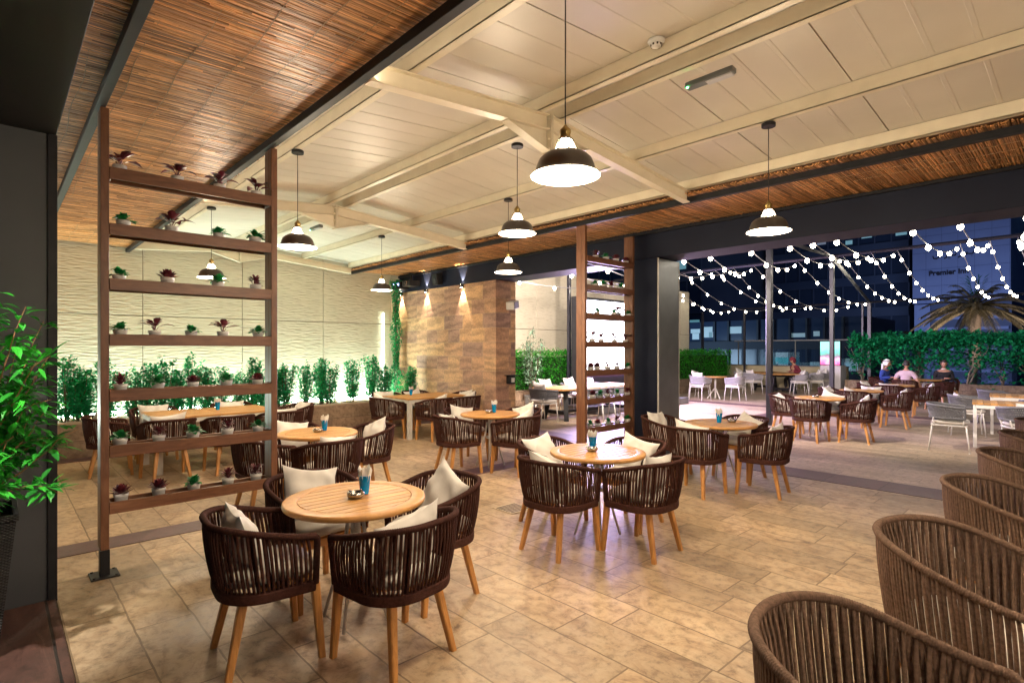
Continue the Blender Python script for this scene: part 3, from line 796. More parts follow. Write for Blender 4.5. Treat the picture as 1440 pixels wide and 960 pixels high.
# ---------------------------------------------------------------- potted plants
def make_pot_plant(kind,seed):
    rnd=random.Random(seed); root=empty('potted_plant',(0,0,0),0,'plant','potted plant')
    a=MB(); a.lathe([(.026,0),(.030,.006),(.0345,.040),(.037,.042),(.0385,.060),(.0350,.061),(.032,.050),(.001,.048)],20,cap0=True); a.build('pot',M['pot'],root,True)
    b=MB(); mat='leaf_small'
    if kind=='green':
        for k in range(46):
            an=rnd.uniform(0,2*PI); el=rnd.uniform(.1,1.4); d=(math.cos(an)*math.cos(el),math.sin(an)*math.cos(el),math.sin(el))
            r=rnd.uniform(.01,.03)
            b.leaf((d[0]*r,d[1]*r,.055+rnd.uniform(0,.03)*math.sin(el)),d,(0,0,1),rnd.uniform(.038,.062),rnd.uniform(.026,.038),.35)
    elif kind=='spread':
        mat='leaf_dark'
        for k in range(9):
            an=k*2*PI/9+rnd.uniform(-.3,.3); el=rnd.uniform(.5,1.3); d=(math.cos(an)*math.cos(el),math.sin(an)*math.cos(el),math.sin(el))
            s=(0,0,.05); e=(d[0]*.03,d[1]*.03,.05+d[2]*.05)
            b.tube([s,e],.002,4); b.leaf(e,(d[0],d[1],d[2]*.6),(0,0,1),rnd.uniform(.095,.145),rnd.uniform(.044,.062),.45,4)
    elif kind=='red':
        mat='leaf_red'
        for k in range(34):
            an=k*2.399; el=.15+1.2*k/34; d=(math.cos(an)*math.cos(el),math.sin(an)*math.cos(el),math.sin(el))
            b.leaf((d[0]*.008,d[1]*.008,.052+.018*k/34),d,(0,0,1),.066-.024*k/34,.03,-.1)
    else:
        mat='leaf_dark'
        for k in range(60):
            an=rnd.uniform(0,2*PI); el=rnd.uniform(0,1.3); d=(math.cos(an)*math.cos(el),math.sin(an)*math.cos(el),math.sin(el)); h=rnd.uniform(0,.05)
            b.leaf((d[0]*.02,d[1]*.02,.055+h),d,(0,0,1),rnd.uniform(.03,.05),.019,.2)
    b.build('leaves',M[mat],root)
    return root
PK={}
for k,kind in enumerate(('green','spread','red','spiky')): PK[kind]=[[make_pot_plant(kind,11+k+7*v),[False]] for v in range(2)]
KD={'green':'bushy green leaves','spread':'long drooping purple leaves','red':'a dark red rosette','spiky':'small maroon tufts'}
ORD=['first','second','third','fourth','fifth','sixth','seventh']
# ---------------------------------------------------------------- plant screens
def screen(x0,x1,y,label,rows,which,black=True):
    e=empty('plant_screen',(x0,y,0),0,label,'shelf'); W=x1-x0; pw=.052; D=.16
    for px in (0,W-pw):
        a=MB(); a.bbox(px,px+pw,0,D*.40,.19 if px==0 else .19,3.408,.003); a.bbox(px+.0,px+pw,D*.40+.001,D,.19,3.408,.003); a.build('post',M['screenwood'],e)
        a=MB(); a.bbox(px-.004,px+pw+.004,-.004,D*.42,.008,.19,.002); a.bbox(px-.06,px+pw+.06,-.06,D*.42+.06,0,.01,.002)
        for (u,v) in ((-.04,-.04),(pw+.04,-.04),(-.04,D*.42+.04),(pw+.04,D*.42+.04)): a.tube([(px+u,v,.01),(px+u,v,.018)],.009,6)
        a.build('post_shoe',M['blackmetal'],e)
    for i,(z,kinds) in enumerate(rows):
        a=MB(); x_0=pw+.001; x_1=W-pw-.001
        a.bbox(x_0,x_1,-.004,.016,z-.085,z,.002); a.bbox(x_0,x_1,D-.016,D+.002,z-.085,z,.002)
        a.bbox(x_0,x_0+.012,.017,D-.017,z-.085,z,.001); a.bbox(x_1-.012,x_1,.017,D-.017,z-.085,z,.001)
        a.build('shelf',M['screenwood_h'],e)
        a=MB(); a.bbox(x_0+.013,x_1-.013,.017,D-.017,z-.046,z-.036,.001); a.build('shelf_tray',M['greypanel'],e)
        n=len(kinds)
        for j,(fx,kd) in enumerate(kinds):
            pr=PK[kd][random.randrange(2)]
            _p=place(pr[0],pr[1],(x0+fx,y+.075+U(-.012,.012),z-.034),U(0,6.28),'white pot of %s, %s from left on %s shelf of %s'%(KD[kd],ORD[j],ORD[i],which),'white potted plants on the plant screens'); _k=U(1.12,1.3); _p.scale=(_k,_k,_k)
def fx1(px): # photo column -> offset along the near screen
    a,b=ray(px); t=(4.955+.075)/b; return a*t-.555
def fx2(px):
    a,b=ray(px); t=(5.0+.075)/b; return a*t-6.10
g,s_,r_,k_='green','spread','red','spiky'
zs=[2.985,2.575,2.17,1.762,1.352,.945,.53]
rows1=[(zs[0],[(168,s_),(249,s_),(309,s_),(361,s_)]),(zs[1],[(173,g),(241,s_),(308,g),(358,g)]),(zs[2],[(167,g),(235,r_),(306,g),(359,k_)]),
 (zs[3],[(168,g),(217,s_),(269,g),(313,s_),(363,g)]),(zs[4],[(169,k_),(222,g),(271,r_),(318,g),(362,r_)]),(zs[5],[(168,g),(223,k_),(271,g),(319,k_),(363,g)]),
 (zs[6],[(170,r_),(223,r_),(272,g),(320,k_),(360,k_)])]
rows1=[(z,[(fx1(p),k) for p,k in l]) for z,l in rows1]
screen(.557,1.812,4.955,'tall wooden plant screen near the camera with seven planted shelves',rows1,'near screen')
rows2=[(zs[0],[(839,k_),(852,g),(866,r_),(881,r_)]),(zs[1],[(837,g),(849,g),(861,k_),(874,g)]),(zs[2],[(841,g),(864,g),(870,s_),(884,g)]),
 (zs[3],[(833,s_),(845,s_),(865,s_),(880,s_)]),(zs[4],[(831,r_),(841,r_),(855,k_),(868,k_),(883,g)]),(zs[5],[(834,r_),(845,g),(856,k_),(868,g),(882,k_)]),
 (zs[6],[(831,g),(841,r_),(856,g),(868,k_),(882,g)])]
rows2=[(z,[(fx2(p),k) for p,k in l]) for z,l in rows2]
screen(6.09,7.30,5.0,'farther wooden plant screen standing in front of the bright display',rows2,'far screen')
# ---------------------------------------------------------------- seats and tables of the hall
rope_proto=make_rope_chair(M['rope']); ru=[False]
def chair(x,y,rz,label,group='brown rope armchairs around the tables',pil=None,**kw):
    place(rope_proto,ru,(x,y,0),rz,label,group)
    if pil: pillow(x,y,rz,pil,**kw)
tab_proto=make_round_table(); tu=[False]
cup_proto=make_cup(); cu=[False]; ash_proto=make_ashtray(); au=[False]
def round_set(x,y,desc,ch,rot=.9,cup=None,ash=None):
    """ch: {side:(dx,dy,drz)}; sides W(-X left) S(-Y near) E(+X right) N(+Y far)"""
    place(tab_proto,tu,(x,y,0),U(-.06,.06),'round slatted teak table %s'%desc,'round teak tables')
    base={'W':(-.54,0,-PI/2,'left'),'S':(0,-.54,0,'near'),'E':(.54,0,PI/2,'right'),'N':(0,.54,PI,'far')}
    for sd,(dx,dy,dr) in ch.items():
        bx,by,rz,w=base[sd]
        chair(x+bx+dx+U(-.02,.02),y+by+dy+U(-.02,.02),rz+dr+U(-.07,.07),'brown rope armchair on the %s side of the round table %s'%(w,desc),pil='cream pillow in the %s chair of the round table %s'%(w,desc))
    if cup: place(cup_proto,cu,(x+cup[0],y+cup[1],.7505),U(0,6),'blue glass of white napkins on the round table %s'%desc,'blue napkin glasses')
    if ash: place(ash_proto,au,(x+ash[0],y+ash[1],.7505),U(0,6),'steel ashtray on the round table %s'%desc,'steel ashtrays')
round_set(1.61,3.12,'at the front left',{'W':(0,.02,-.06),'S':(-.02,.04,.08),'E':(0,0,-.04),'N':(-.02,.02,.1)},.95,(.07,.02),(-.01,-.02))
round_set(3.90,3.06,'at the front centre',{'W':(.04,.02,-.05),'S':(.0,.08,.05),'E':(-.02,.0,.0),'N':(.0,.02,.08)},1.0,(.02,.07),(-.04,.03))
round_set(6.50,3.20,'beside the dark column',{'W':(-.04,0,0),'S':(-.02,0,.06),'E':(0,.02,-.1),'N':(-.04,.16,.15)},1.0,(.0,.02),(.13,-.08))
round_set(2.57,5.85,'behind the near plant screen',{'W':(.0,.0,0),'S':(-.12,.0,.1),'E':(.02,.0,0),'N':(-.02,.0,.12)},1.0,(.10,.05),(.0,.0))
round_set(5.10,5.90,'facing the sandstone pier',{'W':(.0,.05,-.05),'S':(.02,.0,.04),'E':(.02,.0,0),'N':(.0,.02,0)},1.0,(.10,.03),(.0,.03))
round_set(11.28,3.62,'just past the steel post',{'W':(-.04,0,0),'S':(-.06,-.1,.1),'E':(0,.04,-.05),'N':(.0,.06,.1)},1.0,None,(-.05,.05))
round_set(14.0,3.65,'second past the steel post',{'W':(0,0,0),'S':(-.1,-.1,.1),'E':(0,0,0),'N':(0,0,0)},1.0)
round_set(16.75,3.62,'third past the steel post',{'W':(0,0,0),'S':(-.15,-.1,.12),'N':(0,0,0)},1.0)
place(tab_proto,tu,(20.2,3.62,0),.4,'round slatted teak table between the three seated men','round teak tables')
# square tables near the planted bed
tA=make_square_table('rectangular_table',1.58,1.0,M['teak_top'],M['whitemetal'],True,seam=True); tA.location=(2.32,8.93,0); tA['label']='long teak topped table with white legs behind the near plant screen'
for i,(x,y,rz,w) in enumerate(((1.62,8.22,.06,'near left'),(2.32,8.12,0,'near middle'),(3.02,8.16,-.05,'near right'),(1.75,9.72,PI,'far left'),(2.85,9.75,PI,'far right'),(3.52,8.95,PI/2,'right end'))):
    chair(x,y,rz,'brown rope armchair at the %s of the long white legged table'%w,pil='cream pillow in the %s chair of the long white legged table'%w)
chair(1.12,9.0,-PI/2-.1,'brown rope armchair at the left end of the long white legged table',pil='cream pillow in the left end chair of the long white legged table')
place(cup_proto,cu,(2.42,9.0,.7505),0,'blue glass of white napkins on the long white legged table','blue napkin glasses')
tB=make_square_table('rectangular_table',1.35,.95,M['teak_top'],M['whitemetal'],True); tB.location=(6.16,9.08,0); tB['label']='teak topped table with white legs beside the sandstone wall'
for i,(x,y,rz,w) in enumerate(((5.30,9.05,-PI/2,'left end'),(5.88,8.36,0,'near left'),(6.55,8.36,.05,'near right'),(5.8,9.85,PI,'far left'),(6.5,9.85,PI,'far right'),(7.0,9.05,PI/2,'right end'))):
    chair(x,y,rz,'brown rope armchair at the %s of the sandstone wall table'%w,pil='cream pillow in the %s chair of the table beside the sandstone wall'%w)
place(cup_proto,cu,(5.98,9.3,.7505),0,'blue glass of white napkins on the table beside the sandstone wall','blue napkin glasses')
# row of lighter armchairs along the right edge
near_proto=make_rope_chair(M['rope_lt'],'rope_lounge_chair',N=94,hw=.385,yf=.27,yb=-.375,r=.375,hb=.335,bf=.27,bb=-.31,rb=.325,zb=.765,za=.62,zl=.235,ringn=300,low=True,strap=.0082,inner=2); nu=[False]
for i,(x,y,rz) in enumerate(((1.93,.42,-3.0),(3.29,.40,-3.32),(4.76,.37,-3.25),(6.32,.37,-3.25),(7.9,.38,-3.2),(9.45,.38,-3.2))):
    place(near_proto,nu,(x,y,0),rz,'taupe rope lounge chair, %s one back from the camera along the right edge'%ORD[i],'taupe lounge chairs in a row along the right edge')
# ---------------------------------------------------------------- lamps
def light(name,typ,loc,power,col,parent=None,**kw):
    l=bpy.data.lights.new(name,typ); l.energy=power; l.color=col
    for k,v in kw.items(): setattr(l,k,v)
    o=bpy.data.objects.new(name,l); COL.objects.link(o); o.location=loc
    if parent: o.parent=parent
    return o
PW=PEND_POWER
def make_pendant():
    root=empty('pendant_lamp',(0,0,0),0,'pendant','pendant lamp')   # origin at the rim centre
    a=MB(); a.lathe([(.060,.126),(.078,.122),(.112,.108),(.138,.085),(.152,.052),(.158,.026),(.166,.012),(.182,.0),(.183,.002)],48); a.build('lamp_shade',M['shade'],root,True)
    a=MB(); a.lathe([(.182,-.001),(.165,.009),(.156,.024),(.149,.050),(.135,.082),(.110,.104),(.02,.116)],48); a.build('shade_lining',M['shadein'],root,True)
    a=MB(); a.lathe([(.028,.190),(.034,.178),(.043,.150),(.054,.126)],24)
    for k in range(0): pass
    a.build('lamp_neck',M['neck'],root,True)
    a=MB()
    a.lathe([(.066,.124),(.067,.130),(.060,.131)],24); a.lathe([(.036,.188),(.037,.196),(.030,.198)],24)
    for k in range(6):
        an=k*PI/3; c,s=math.cos(an),math.sin(an); a.tube([(c*.037,s*.037,.190),(c*.053,s*.053,.150),(c*.064,s*.064,.127)],.0045,5)
    a.build('neck_cage',M['steel'],root,True)
    a=MB(); a.lathe([(.030,.196),(.026,.215),(.030,.225),(.030,.240),(.022,.248),(.010,.262),(.005,.270)],20,cap1=True); a.build('brass_socket',M['brass'],root,True)
    a=MB(); a.tube([(0,0,.265),(0,0,1.0)],.0035,6); a.build('cord',plain('black_cord',(.02,.015,.012),.6),root)
    a=MB(); a.lathe([(.058,.985),(.058,1.012),(.05,1.018),(.001,1.018)],24,cap0=True); a.build('ceiling_rose',M['blackmetal'],root)
    a=MB(); a.lathe([(.001,.015),(.02,.02),(.032,.04),(.032,.055),(.018,.085),(.014,.10)],16); a.build('bulb',M['bulb'],root,True)
    light('pendant_light','POINT',(0,0,.005),PW,(1,.82,.60),root,shadow_soft_size=.17)
    return root
pp=make_pendant(); pu=[False]
def pend(x,y,zrim,ztop,desc):
    o=place(pp,pu,(x,y,zrim),0,desc,'dark domed pendant lamps')
    s=(ztop-zrim)/1.018
    for ch in kids(o):
        if ch.name.startswith('cord') : ch.scale=(1,1,(ztop-zrim-.265)/.735); ch.location=(0,0,.265-.265*ch.scale[2])
        if ch.name.startswith('ceiling_rose'): ch.location=(0,0,ztop-zrim-1.018)
pend(2.19,1.93,2.56,3.62,'large looking dark pendant lamp nearest the camera, hung on the long cord')
pend(2.19,5.45,2.66,3.62,'dark pendant lamp just right of the near plant screen')
pend(2.19,8.44,2.64,3.62,'dark pendant lamp seen through the near plant screen')
pend(3.70,3.88,2.77,3.64,'dark pendant lamp behind the bolted ridge plate, over the front centre table')
pend(4.95,2.0,2.68,3.63,'dark pendant lamp before the string lights, left of the steel post')
pend(4.93,5.34,2.66,3.63,'dark pendant lamp in front of the header above the far plant screen')
pend(4.93,8.6,2.68,3.63,'small looking dark pendant lamp before the rippled wall, beside the climbing vine')
for x,y,d in ((.9,-1.0,'straight behind the camera, added for light'),(3.5,-.9,'over the lounge chairs beside the camera, added for light'),(2.19,-4.0,'farther behind the camera')): pend(x,y,2.6,3.6,'dark pendant lamp out of frame '+d)  # unseen pendants; the first two are added to brighten the front of the hall
# wall washers
def sconce(y,label,u=[None]):
    if u[0] is None:
        e=empty('wall_sconce',(0,0,0),0,label,'wall lamp','small up and down wall lamps')
        a=MB(); a.bbox(-.075,-.012,-.035,.035,-.035,.035,.004); a.bbox(-.012,-.001,-.03,.03,-.05,.05,.002); a.build('lamp_body',M['blackmetal'],e)
        for s,nm in ((1,'up_light'),(-1,'down_light')):
            a=MB(); a.lathe([(.001,s*.0365),(.022,s*.0365)],12,c=(-.045,0,0)); a.build('lens',emis('sconce_lens_'+nm,(1,.85,.62),60),e)
            l=light(nm,'SPOT',(-.05,0,s*.04),SC_POWER,(1,.84,.62),e,spot_size=math.radians(52),spot_blend=.08,shadow_soft_size=.008)
            l.rotation_euler=(PI if s>0 else 0,0,0)
            l.rotation_euler=((PI if s>0 else 0),(-.14 if s<0 else .14),0)
        u[0]=e; o=e
    else: o=copy_tree(u[0])
    o.location=(7.452,y,3.03); o['label']=label
sconce(9.53,'small up and down wall lamp at the sandstone pier, nearest the opening')
sconce(10.9,'small up and down wall lamp right of the projector')
sconce(12.0,'small up and down wall lamp in the corner beside the vine')
# projector, speakers, boxes
def boxobj(name,c,s,mat,label,cat,rz=0,tilt=0,parts=()):
    e=empty(name,c,rz,label,cat); e.rotation_euler=(0,tilt,rz)
    a=MB(); a.bbox(-s[0]/2,s[0]/2,-s[1]/2,s[1]/2,-s[2]/2,s[2]/2,.008); a.build('housing',mat,e)
    return e
e=boxobj('projector',(7.28,11.32,3.22),(.30,.34,.13),M['blackmetal'],'black projector with lens on a bracket under the reed strip','projector')
a=MB(); 
for k in range(5): a.lathe([(.030+.007*k,0),(.034+.007*k,.0)],20)
b=MB(); b.tube([(-.15,-.05,0),(-.185,-.05,0)],.045,16); b.build('lens_barrel',M['steel'],e)
b=MB(); b.tube([(-.186,-.05,0),(-.188,-.05,0)],.036,16); b.build('lens',plain('lens_glass',(.01,.012,.02),.05),e)
b=MB(); b.bbox(-.02,.02,-.02,.02,.066,.24,.003); b.bbox(-.08,.08,-.08,.08,.24,.25,.002); b.build('bracket',M['blackmetal'],e)
e=boxobj('receiver',(7.3,11.85,3.22),(.26,.42,.14),M['blackmetal'],'black media receiver with blue indicator lights beside the projector','receiver')
b=MB(); 
for yy in (-.10,.02,.08): b.tube([(-.131,yy,.02),(-.134,yy,.02)],.008,8)
b.build('indicator_light',emis('blue_indicator',(.35,.45,1),12),e)
b=MB(); b.bbox(-.134,-.131,-.16,-.12,-.02,.03,.001); b.build('display_panel',emis('receiver_display',(.3,.5,1),3),e)
b=MB(); b.bbox(-.12,.15,-.20,.20,-.09,-.072,.003); b.build('shelf',M['blackmetal'],e)
e=boxobj('loudspeaker',(7.33,10.32,3.24),(.16,.20,.26),M['blackmetal'],'small black loudspeaker between two wall lamps','speaker',0,-.15)
b=MB(); b.lathe([(.001,.0),(.05,.0),(.06,.004)],20); o=b.build('driver',plain('speaker_cone',(.03,.03,.032),.6),e,True); o.rotation_euler=(0,-PI/2,0); o.location=(-.082,0,-.04)
e=boxobj('wall_speaker',(7.78,8.30,2.56),(.16,.18,.26),M['whitemetal'],'white loudspeaker on the end face of the sandstone pier','speaker',.35)
e.rotation_euler=(.12,1.35,.5)
b=MB(); b.bbox(-.066,.066,-.096,-.090,-.115,.115,.003); b.build('speaker_grille',noisemat('grey_grille',(.22,.21,.20),(.16,.15,.14),.7,300,.4,.002),e)
b=MB(); b.tube([(0,.085,0),(0,.14,0)],.012,8); b.build('bracket',M['blackmetal'],e)
e=boxobj('socket_box',(7.82,8.39,1.02),(.16,.12,.17),M['blackmetal'],'dark floodlight box low on the end face of the sandstone pier','light box')
b=MB(); b.bbox(-.045,.045,-.064,-.0605,-.05,.04,.002); b.build('lens_panel',M['paper'],e)
b=MB(); b.bbox(-.14,.14,-.10,.058,.088,.098,.003); b.build('hood',M['blackmetal'],e)
e=boxobj('socket_box',(4.24,10.55,.44),(.16,.08,.13),M['blackmetal'],'black double socket box on the planter front behind the left round table','socket')
b=MB(); b.bbox(-.06,.06,-.046,-.041,-.045,.03,.003); b.build('cover_flap',plain('dark_flap',(.03,.03,.035),.4),e)
# ceiling fittings
def smoke(x,y,label):
    e=empty('smoke_detector',(x,y,zc(x)-.008),0,label,'smoke detector')
    a=MB(); a.lathe([(.06,0),(.06,-.012),(.052,-.022),(.04,-.026)],24); a.build('detector_base',M['whitemetal'],e,True)
    a=MB(); a.lathe([(.038,-.024),(.034,-.044),(.02,-.05),(.001,-.051)],24); a.build('detector_dome',M['whitemetal'],e,True)
    a=MB()
    for k in range(8):
        an=k*PI/4; a.bbox(.034,.04,-.006,.006,-.042,-.028,.001,Matrix.Rotation(an,4,'Z'))
    a.build('vent_slots',plain('slot_dark',(.08,.07,.06),.8),e)
smoke(3.42,2.16,'white smoke detector on the ceiling nearest the camera')
smoke(3.30,9.15,'white smoke detector on the ceiling far behind the pendant lamps')
def emer(x,y,label):
    e=empty('emergency_light',(x,y,zr(x)-.02),0,label,'emergency light'); e.rotation_euler=(0,.08,0)
    a=MB(); a.bbox(-.035,.035,-.19,.19,-.03,.015,.006); a.build('housing',M['greypanel'],e)
    a=MB(); a.bbox(-.03,.03,-.18,.02,-.042,-.031,.004); a.build('diffuser',noisemat('milky_plastic',(.5,.5,.52),(.45,.45,.47),.4,8,0),e)
    a=MB(); a.bbox(-.02,.02,.195,.20,-.02,.0,.001); a.build('end_clip',M['whitemetal'],e)
    a=MB(); a.lathe([(.001,-.004),(.007,-.002),(.008,.0)],10,c=(-.034,.165,-.034)); a.build('indicator_light',emis('green_indicator',(.1,1,.25),25),e)
emer(3.93,2.02,'grey emergency light with green indicator under the ridge purlin nearest the camera')
emer(3.93,9.0,'grey emergency light under the far end of the ridge purlin')
# floor drain
a=MB()
for k in range(7): a.bbox(-.13,.13,-.125+k*.036,-.105+k*.036,0.0,.004,.001)
e=empty('floor_drain',(3.92,4.18,.004),0,'pale square slotted drain cover set in the floor','drain cover')
b=MB(); b.bbox(-.15,.15,-.15,.15,0,.004,.001); b.build('drain_frame',noisemat('drain_stone',(.45,.35,.22),(.35,.27,.17),.6,20,.1),e)
o=a.build('drain_slots',plain('drain_dark',(.07,.05,.03),.9),e); o.location=(0,0,.002)
# ---------------------------------------------------------------- vegetation
def bush_mesh(rnd,h,r,nl,L,W,nstem=5,low=.12,dens=1.0,el0=-.3,el1=1.1):
    lv=MB(); st=MB()
    for k in range(nstem):
        an=k*2.4+rnd.uniform(-.4,.4); rr=r*rnd.uniform(.15,.75); hh=h*rnd.uniform(.7,1.0)
        if k==0: rr=r*.1; hh=h
        p=[Vector((0.03*math.cos(an),.03*math.sin(an),0))]
        for q in range(1,6):
            f=q/5; p.append(Vector((math.cos(an)*rr*f**.8+rnd.uniform(-.015,.015),math.sin(an)*rr*f**.8+rnd.uniform(-.015,.015),hh*f)))
        st.tube(p,[.009,.008,.006,.005,.004,.002],5)
        for q in range(int(nl/nstem)):
            f=rnd.uniform(low,1.0); i=min(4,int(f*5)); c=p[i].lerp(p[i+1],f*5-i)
            a2=rnd.uniform(0,2*PI); sp=r*.38*(1.12-f)*rnd.random()**.5+.01
            c=c+Vector((math.cos(a2)*sp,math.sin(a2)*sp,rnd.uniform(-.02,.03)))
            el=rnd.uniform(el0,el1); d=(math.cos(a2)*math.cos(el),math.sin(a2)*math.cos(el),math.sin(el))
            lv.leaf(c,d,(0,0,1),L*rnd.uniform(.7,1.2),W*rnd.uniform(.8,1.2),.25)
    return lv,st
bp=[]
for k in range(5):
    rnd=random.Random(40+k); e=empty('planter_shrub',(0,0,0),0,'shrub','shrub','shrubs in the planted bed')
    lv,st=bush_mesh(rnd,.80,.30,1500,.055,.034,9); lv.build('foliage',M['leaf_teal'],e); st.build('stem',M['bark'],e); bp.append([e,[False]])
spx=[(92,500,'beside the dark building corner'),(108,515,''),(122,520,''),(150,505,'just behind the left post of the near screen'),(186,525,''),(205,512,''),(226,502,''),(248,520,''),(268,498,''),(290,515,''),(310,516,''),(337,520,''),(357,503,''),(372,520,'behind the right post of the near screen'),(391,517,''),(402,512,''),(430,508,''),(452,504,''),(464,510,''),(495,504,''),(523,500,''),(540,510,''),(578,515,'in front of the sandstone wall')]
for i,(px,top,d) in enumerate(spx):
    yy=10.95+.32*((i*7)%3)/2
    p=onY(px,top,yy); s=(p.z-.48)/.80
    pr=bp[i%5]
    o=place(pr[0],pr[1],(p.x,yy,.47),U(0,6.28),'leafy green shrub in the planted bed, %s'%(d or 'number %d counting from the left end'%(i+1)))
    o.scale=(1.22+U(-.12,.15),1.15+U(-.1,.1),s)
# vine
e=empty('climbing_vine',(7.22,11.9,.45),0,'tall green vine climbing the corner beside the sandstone wall','vine')
lv=MB(); st=MB(); rnd=random.Random(3)
for k in range(5):
    p=[(math.sin(q*.7+k*1.4)*.06+ .02*math.sin(q*2.1+k),math.cos(q*.6+k*1.3)*.06,q*.13) for q in range(23)]
    st.tube(p,.006,5)
for k in range(2400):
    z=rnd.uniform(0,2.9); a2=rnd.uniform(0,2*PI); w=.10+.05*math.sin(z*5)+ (.10 if z<.7 else 0); r=w*rnd.random()**.5
    el=rnd.uniform(-1,.6); d=(math.cos(a2)*math.cos(el),math.sin(a2)*math.cos(el),math.sin(el))
    lv.leaf((math.cos(a2)*r,math.sin(a2)*r,z),d,(0,0,1),rnd.uniform(.04,.07),rnd.uniform(.03,.05),.3)
lv.build('foliage',M['leaf_teal'],e); st.build('stem',M['bark'],e)
# big potted shrub by the camera
e=empty('planter_pot',(-.13,4.14,.012),0,'tall tapered dark woven planter on the deck','planter pot')
def woven():
    t=NT('dark_wicker'); co=t.n('ShaderNodeTexCoord'); sx=t.n('ShaderNodeSeparateXYZ',{0:(co,3)})
    u=t.n('ShaderNodeMath',{0:(sx,0),1:(sx,1)},operation='ADD')
    a_=t.n('ShaderNodeMath',{0:u,1:260.0},operation='MULTIPLY'); b_=t.n('ShaderNodeMath',{0:(sx,2),1:420.0},operation='MULTIPLY')
    s1=t.n('ShaderNodeMath',{0:a_},operation='SINE'); s2=t.n('ShaderNodeMath',{0:b_},operation='SINE'); m=t.n('ShaderNodeMath',{0:s1,1:s2},operation='MULTIPLY')
    rp=t.ramp(m,[(.0,(.012,.012,.014)),(.6,(.05,.05,.055))])
    t.set(Base_Color=(rp,0),Roughness=.55,Normal=t.bump(m,.8,.004)); return t.m
a=MB(); b0=0
def ringq(w,z): return [(-w,-w,z),(w,-w,z),(w,w,z),(-w,w,z)]
prof=[(.135,0),(.14,.01),(.212,.73),(.222,.735),(.222,.765),(.200,.765),(.195,.70)]
for (w,z) in prof: a.v+=ringq(w,z)
for i in range(len(prof)-1):
    for k in range(4): l=(k+1)%4; a.f.append((i*4+k,i*4+l,i*4+4+l,i*4+4+k))
a.f.append((3,2,1,0)); a.build('woven_body',woven(),e)
a=MB(); a.box(-.193,.193,-.193,.193,.66,.70); a.build('soil_fill',M['soil'],e)
e=empty('leafy_shrub',(-.15,4.12,.70),0,'large bright green lance leaved shrub growing in the dark woven planter','shrub')
rnd=random.Random(21); lv=MB(); st=MB()
for k in range(84):
    an=k*2.399; rr=rnd.uniform(.06,.50); hh=rnd.uniform(.5,1.42)*(1-.22*(rr/.5)**2)
    if k%5==0: hh*=.55; rr*=1.05
    p=[Vector((.05*math.cos(an),.05*math.sin(an),0))]
    for q in range(1,9):
        f=q/8; droop=(-.22*f**3 if k%3==0 else 0)
        p.append(Vector((math.cos(an)*rr*f+rnd.uniform(-.02,.02),math.sin(an)*rr*f+rnd.uniform(-.02,.02),hh*f**.85+droop)))
    st.tube(p,[.007,.0065,.006,.005,.0045,.004,.003,.0025,.002],5)
    for q in range(66):
        f=rnd.uniform(.12,1.0)**.8; i=min(7,int(f*8)); c=p[i].lerp(p[i+1],f*8-i)
        a2=q*2.4+k; el=rnd.uniform(-.35,1.0); dd=Vector((math.cos(a2)*math.cos(el),math.sin(a2)*math.cos(el),math.sin(el)))
        tw=rnd.uniform(0,.05)
        lv.leaf(c+dd*tw,dd,(0,0,1),rnd.uniform(.06,.125),rnd.uniform(.022,.042),rnd.uniform(.1,.5),4)
lv.build('foliage',M['leaf_big'],e); st.build('stem',noisemat('reddish_stem',(.30,.14,.06),(.16,.08,.04),.7,30),e)
# box hedges
def hedge(name,x0,x1,y0,y1,z0,z1,n,L,mat,label,rnd,trunks=0,top_only=0,jag=.05):
    e=empty(name,(x0,y0,z0),0,label,'hedge'); lv=MB(); W,D,Hh=x1-x0,y1-y0,z1-z0
    for k in range(n):
        x=rnd.uniform(0,W); y=rnd.uniform(0,D); z=rnd.uniform(0,Hh)
        # push toward the outer faces
        f=rnd.random()
        if f<.45: y=rnd.uniform(-.03,.12)
        elif f<.7: z=Hh-rnd.uniform(-jag,.12)
        elif f<.85: x=rnd.uniform(-.03,.1) if trunks else x
        if top_only and z<Hh*top_only*rnd.uniform(.6,1.3) and rnd.random()<.86: continue
        wv=jag*math.sin(x*3.1+y*2)+jag*.8*math.sin(y*4.7+x*5.3); 
        if z>Hh*.6: z+=wv
        a2=rnd.uniform(0,2*PI); el=rnd.uniform(-.4,1.3); d=(math.cos(a2)*math.cos(el),math.sin(a2)*math.cos(el),math.sin(el))
        lv.leaf((x,y,z),d,(0,0,1),L*rnd.uniform(.7,1.3),L*.6,.2)
    lv.build('foliage',mat,e)
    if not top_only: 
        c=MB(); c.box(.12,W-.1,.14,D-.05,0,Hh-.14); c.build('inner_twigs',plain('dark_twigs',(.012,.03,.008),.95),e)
    if trunks:
        for k in range(trunks):
            st=MB()
            bx=rnd.uniform(.1,W-.1); by=D*(k+.5)/trunks
            for q in range(4):
                p=[Vector((bx,by,0))]; dx,dy=rnd.uniform(-.5,.4),rnd.uniform(-.7,.7)
                for i in range(1,7):
                    f=i/6; p.append(Vector((bx+dx*f+rnd.uniform(-.05,.05),by+dy*f**1.2+rnd.uniform(-.06,.06),Hh*.85*f)))
                st.tube(p,[.032,.026,.02,.016,.012,.009,.006],6)
            st.build('stem',M['palebark'],e)
    return e
hedge('box_hedge',8.05,13.6,10.85,11.9,.44,1.56,15000,.055,M['leaf_hedge'],'clipped green hedge beside the sandstone pier on the terrace',random.Random(1))
hedge('box_hedge',15.6,23.0,10.85,11.9,.44,1.56,13000,.07,M['leaf_hedge'],'clipped bright green hedge right of the dark column',random.Random(2))
